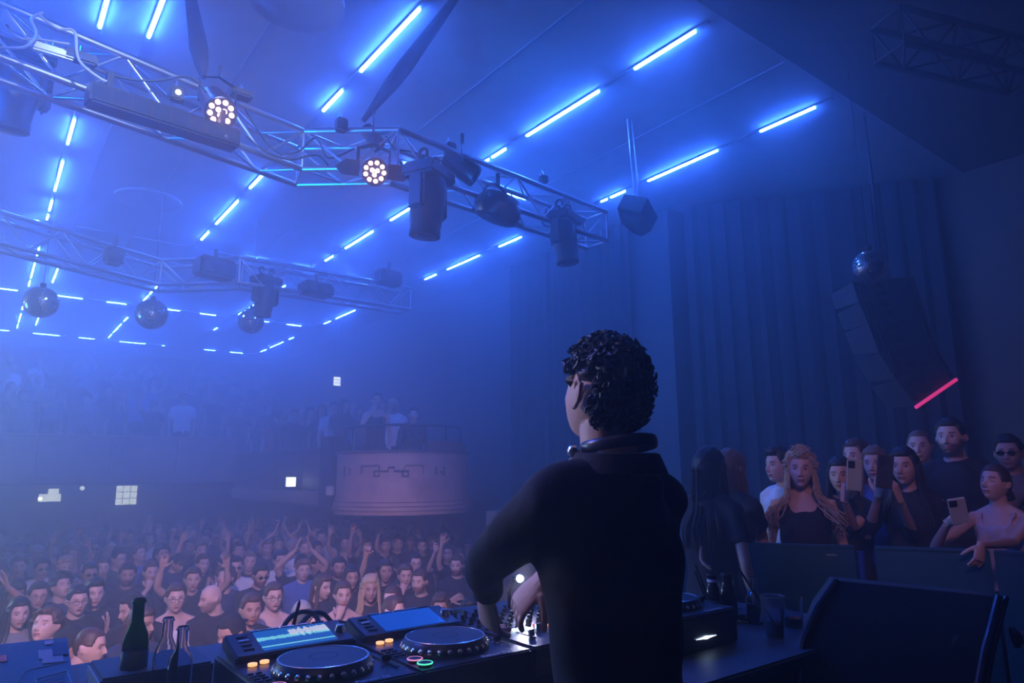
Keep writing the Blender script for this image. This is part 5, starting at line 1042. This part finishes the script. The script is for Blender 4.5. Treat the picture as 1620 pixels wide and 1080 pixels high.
# people one can pick out: pixel of the face, who, label
NAMED = [(34, 972, 'longdark', 'long dark-haired person in grey with one hand raised by the picture edge'), (62, 944, 'beanie', 'smiling man in a dark beanie and glasses'), (28, 935, 'faceup', 'woman with closed eyes lifting her face above the raised hand'),
 (61, 996, 'wavyman', 'person with wavy brown hair looking down behind the equipment case'), (69, 900, 'shades', 'man in white T-shirt and large dark sunglasses'), (127, 952, 'specs', 'dark-haired person in glasses with open mouth'), (153, 940, 'quiff', 'man with dark quiff and hand on his black T-shirt'),
 (192, 962, 'capprof', 'man in profile with backward cap right behind the green bottle'), (128, 1014, 'capup', 'smiling woman in a cap looking up right above the flat grey box'), (165, 1020, 'turned', 'person in bright blue shirt next to the woman in a cap'), (104, 930, 'curly', 'dark curly-haired person looking down beside the smiling beanie man'),
 (145, 909, 'shades', 'man with black hair and sunglasses above the quiffed man'), (202, 911, 'bearded', 'stocky bearded man in a dark shirt above the backward cap'), (242, 906, 'drink', 'short-haired man holding a hand to his mouth'), (30, 897, 'clap', 'man in a dark shirt behind the one in white T-shirt and shades'),
 (62, 876, 'baldf', 'close-cropped man directly behind the white T-shirt'), (86, 872, 'jacket', 'man in dark jacket behind the close-cropped one'), (106, 899, 'blondman', 'person with fluffy blond hair beside the white T-shirt'), (150, 868, 'armup', 'man in sunglasses raising one open hand'), (163, 899, 'smileman', 'man smiling between stocky bearded man and black-haired shades'),
 (289, 887, 'capup', 'capped person with head tilted near raised spread hand'), (306, 918, 'handsup', 'man with both hands spread wide above the bald man'), (318, 948, 'bald', 'bald smiling man in profile wearing black'), (280, 948, 'vest', 'person in white vest left of the bald man'),
 (374, 898, 'shades', 'man in sunglasses and black left of the light-haired tall man'), (396, 889, 'smileman', 'tall light-haired man in black in the middle of the crowd'), (417, 911, 'shadesbeard', 'bearded man in reflective sunglasses'), (437, 946, 'vest', 'man in glasses and white vest behind the cables'), (401, 967, 'smileman', 'smiling short-haired man in black closest to the booth front'),
 (446, 887, 'shades', 'man in sunglasses behind the clapping hands'), (461, 866, 'baldf', 'close-cropped man above the clapping hands'), (424, 868, 'jacket', 'man in navy jacket further back left of the clapping hands'), (380, 874, 'curly', 'dark-haired curly man in the middle rows'), (341, 850, 'armup', 'person in bright reflecting goggles raising an arm in the middle rows'),
 (350, 917, 'wavyman', 'dark-haired person looking down behind the bald man'), (261, 880, 'curly', 'curly-haired person above the man with hand to mouth'), (300, 865, 'fist', 'person with raised fist in the middle rows above spread hands'), (375, 858, 'womanup', 'woman with both arms thrown high in the middle'), (418, 860, 'armup', 'person stretching a single arm up with open hand'),
 (442, 862, 'overhead', 'person joining hands overhead in the far middle'), (478, 895, 'overhead', 'man clapping with arms stretched high behind the white vest'), (538, 899, 'bearded', 'man in glasses with dark beard near the red shirt'), (559, 915, 'darkwoman', 'dark-haired woman right of the bearded man near the red shirt'), (520, 928, 'brownlong', 'woman with long brown hair looking sideways'),
 (545, 943, 'bunmouth', 'woman with tied hair resting a hand on her mouth'), (588, 934, 'blonde', 'smiling blonde woman in black'), (613, 951, 'whitewoman', 'woman in a white top looking sideways near the booth edge'), (637, 966, 'turned', 'close-cropped head turned away beside the white top'), (658, 922, 'chest', 'bearded man staring ahead behind the cropped head'),
 (643, 912, 'drink', 'man half hidden behind the bearded man staring ahead'), (720, 896, 'chest', 'man in black sweater with hand on chest next to the elbow'), (659, 892, 'specs', 'person in glasses above the bearded man staring ahead'), (511, 890, 'redback', 'person in a red shirt leaning with face turned away'), (630, 860, 'handsup', 'person with hands raised beneath the curved box'),
 (649, 856, 'phoneup', 'woman with long pale hair standing tall beneath the curved box'), (668, 864, 'darkwoman', 'dark-haired woman in the back beneath the curved box'), (683, 854, 'jacket', 'man at the back right beneath the curved box'), (708, 876, 'phoneup', 'woman holding her phone up near the elbow'), (727, 884, 'armup', 'person with an open hand up just beside the sleeve'),
 (582, 866, 'armup', 'person with bent raised arm left beneath the curved box'), (546, 860, 'womanup', 'woman dancing with arms up left of the curved box'), (611, 864, 'clap', 'person clapping beneath the middle of the curved box'), (590, 916, 'darkwoman', 'dark-haired woman directly behind the smiling blonde'), (482, 903, 'jacket', 'man in blue shirt seen beside the raised clapping arms'),
 (479, 978, 'baldf', 'close-cropped person half hidden behind the arching cables'), (505, 990, 'turned', 'person low behind the second cable arch'), (612, 905, 'fist', 'person with one hand forming a sign above the blonde'), (350, 1003, 'capprof', 'person bowed low between clear bottles and the key ring'), (240, 985, 'brownlong', 'woman with long hair between green bottle and clear bottles')]
POS = []
rq = random.Random(21)
for (px, py, k, lab) in NAMED:
    zc = -1.08 + rq.uniform(-.02, .02); p = atz(px, py, zc); sc = (zc - ZF) / 1.622
    if p[1] < 3.0: q = atz(px, py, -1.25); p = q if q[1] < 3.0 else q; zc = -1.25; sc = (zc - ZF) / 1.622
    sh = {165: 'blue', 482: 'blue', 128: 'navy', 240: 'navy', 511: 'red', 34: 'grey', 145: 'navy'}.get(px); hc = {'blondman': 'blond'}.get(k)
    if lab.startswith('tall light') : hc = 'light_brown'
    spawn(k, p[0], p[1], lab, rq.uniform(-.15, .15), sc, ZF, sh, hc, skin=rq.choice((0, 0, 1, 2))); POS.append((p[0], p[1]))
# the rest of the crowd, filled in between and behind
keys = ['smileman', 'jacket', 'bearded', 'specs', 'clap', 'darkwoman', 'brownlong', 'blonde', 'armup', 'curly', 'drink', 'baldf', 'shades', 'fist', 'womanup', 'phoneup', 'quiff', 'handsup', 'beanie', 'overhead']
desc = {'smileman': 'short-haired man smiling', 'jacket': 'man in a long-sleeved top', 'bearded': 'broad bearded man', 'specs': 'person in glasses', 'clap': 'person clapping', 'darkwoman': 'woman facing ahead', 'brownlong': 'woman looking aside', 'blonde': 'woman with wavy hair', 'armup': 'person raising a hand', 'curly': 'person with curly hair', 'drink': 'man touching his mouth', 'baldf': 'person with cropped hair', 'shades': 'man in sunglasses', 'fist': 'person raising a fist', 'womanup': 'woman with both arms up', 'phoneup': 'woman holding hand high', 'quiff': 'man with high-combed hair', 'handsup': 'man spreading both hands', 'beanie': 'man in a beanie', 'overhead': 'person with hands joined overhead'}
cand = []
for i in range(9000):
    y = rq.uniform(3.4, 15.6); x = rq.uniform(-.4, 6.9)
    c = R.T @ np.array([x, y, -1.08]); u = 810 + FPX * c[0] / -c[2]; v = 540 - FPX * c[1] / -c[2]
    if not (-15 < u < 742 and v < 1000) or x > 6.8: continue
    hp_ = .24 * FPX / -c[2]; bad = False
    for (fx, fy, *_r) in NAMED:
        if abs(u - fx) < hp_ * .75 and -hp_ * .75 < v - fy < hp_ * 1.1: bad = True; break
    if bad: continue
    cand.append((x, y, u, v))
cand.sort(key=lambda c: c[1]); rq2 = random.Random(5); rq2.shuffle(cand); ng = 0; rows = []
for (x, y, u, v) in cand:
    md = .40 if y < 9 else .46
    if all((x - a) ** 2 + (y - b) ** 2 > md * md for a, b in POS): POS.append((x, y)); rows.append((x, y, u, v))
    if len(rows) >= 190: break
cols = ['black'] * 7 + ['navy', 'grey', 'white', 'blue', 'green', 'red', 'denim']
for (x, y, u, v) in rows:
    k = rq2.choice(keys if y < 9 else keys[:8] + keys[8:] ); fem = V_[k].get('fem'); sh = rq2.choice(cols); hc = rq2.choice(['black', 'black', 'brown', 'light_brown', 'blond'] if fem else ['black', 'black', 'brown', 'brown', 'light_brown'])
    zone = 'among the front crowd' if y < 7 else ('mid-floor' if y < 11 else 'far back')
    side = ['by the picture edge', 'above the bottles', 'mid-crowd', 'beneath the side balcony', 'near the curved box'][min(4, int(max(0, u) / 150))]
    hn = hc.replace('_', ' ') + '-haired '
    if k == 'beanie': hn = ''
    lab, sh = unique(lambda c: f"{hn}{desc[k]} in {c} {zone} {side}", sh)
    spawn(k, x, y, lab, rq2.gauss(0, .3), rq2.uniform(.95, 1.04) * (.95 if fem else 1.0), ZF, sh, None if k == 'beanie' else hc, 'people dancing further back in the crowd', rq2.choice((0, 0, 1, 2)))
# people on the balconies
zb0 = zb + .1
bp = [('shades', 291, 631, 16.95, 'man in a white T-shirt leaning at the far balcony rail', 'white')]
p = atd(291, 636, 14.6)
spawn('shades', p[0] * 17.1 / p[1], 17.1, 'person in white T-shirt standing at the far balcony rail', 0, 1.08, zb0, 'white', 'black')
nb = 0
for row in range(5):
    yy = 17.15 + row * 1.05; fl = zb0 + .34 * row
    x = -.6
    while x < 5.9:
        x += rq2.uniform(.55, 1.05)
        if row == 0 and abs(x - 3.75) < .5: continue
        k = rq2.choice(['smileman', 'jacket', 'armup', 'womanup', 'handsup', 'clap', 'darkwoman', 'blonde', 'fist', 'specs', 'overhead']); sh = rq2.choice(cols); hc = rq2.choice(['black', 'brown', 'light_brown', 'blond'])
        lab, sh = unique(lambda c: f"{hc.replace('_', ' ')}-haired {desc[k]} in {c} on the far balcony, {['front', 'second', 'third', 'fourth', 'back'][row]} row", sh); lab = lab
        spawn(k, x, yy + rq2.uniform(-.1, .1), lab, rq2.gauss(0, .25), rq2.uniform(.95, 1.03), fl, sh, hc, 'spectators on the far balcony'); nb += 1
side_b = [('darkwoman', 5.05, 16.0), ('smileman', 5.1, 15.3), ('armup', 5.1, 14.6), ('jacket', 5.05, 13.9), ('womanup', 5.15, 13.2), ('blonde', 5.1, 12.6), ('specs', 5.1, 12.0), ('brownlong', 5.1, 11.4), ('curly', 5.8, 14.2), ('phoneup', 5.9, 12.6), ('baldf', 5.8, 11.4), ('clap', 5.85, 15.3)]
for i, (k, x, y) in enumerate(side_b):
    spawn(k, x, y, f"{desc[k]} on the side balcony, " + ['at the corner with the far balcony', 'second along its rail', 'third along its rail', 'midway along its rail', 'past the middle of its rail', 'three places before the pillar', 'two places before the pillar', 'beside the pillar at the rail', 'in its second row near the middle', 'in its second row toward the box', 'in its second row behind the pillar', 'in its second row near the corner'][i], rq2.gauss(0, .2), 1.0, -.42, rq2.choice(cols), rq2.choice(['black', 'brown']))
# on the curved box
e1 = aty(600, 632, 9.15)
bx_ = [('bunmouth', 597, 632, 9.35, 'woman in black with pale collar leaning on the curved box rail', 'black', 'black'), ('baldf', 622, 640, 9.9, 'pale-shirted person bending beside the woman on the curved box', 'white', 'blond'), ('jacket', 655, 655, 9.6, 'person in dark clothes by the raised panel of the curved box', 'black', 'black')]
for (k, px, py, yy, lab, sh, hc) in bx_:
    p = aty(px, py, yy); spawn(k, p[0], yy, lab, 0, max(.86, (p[2] + .50) / 1.622), -.50, sh, hc)

for o in COL.objects:
    if o.parent is None and 'label' in o.keys() and len(o['label'].replace('-', ' ').split()) > 15: print('LONG', o.name, o['label'])
print('SCRIPT', round(time.time() - T0, 1), 's  crowd', len(rows), 'balcony', nb, 'tris', sum(len(m.loop_triangles) if m.loop_triangles else sum(len(p.vertices) - 2 for p in m.polygons) for m in bpy.data.meshes if m.users))
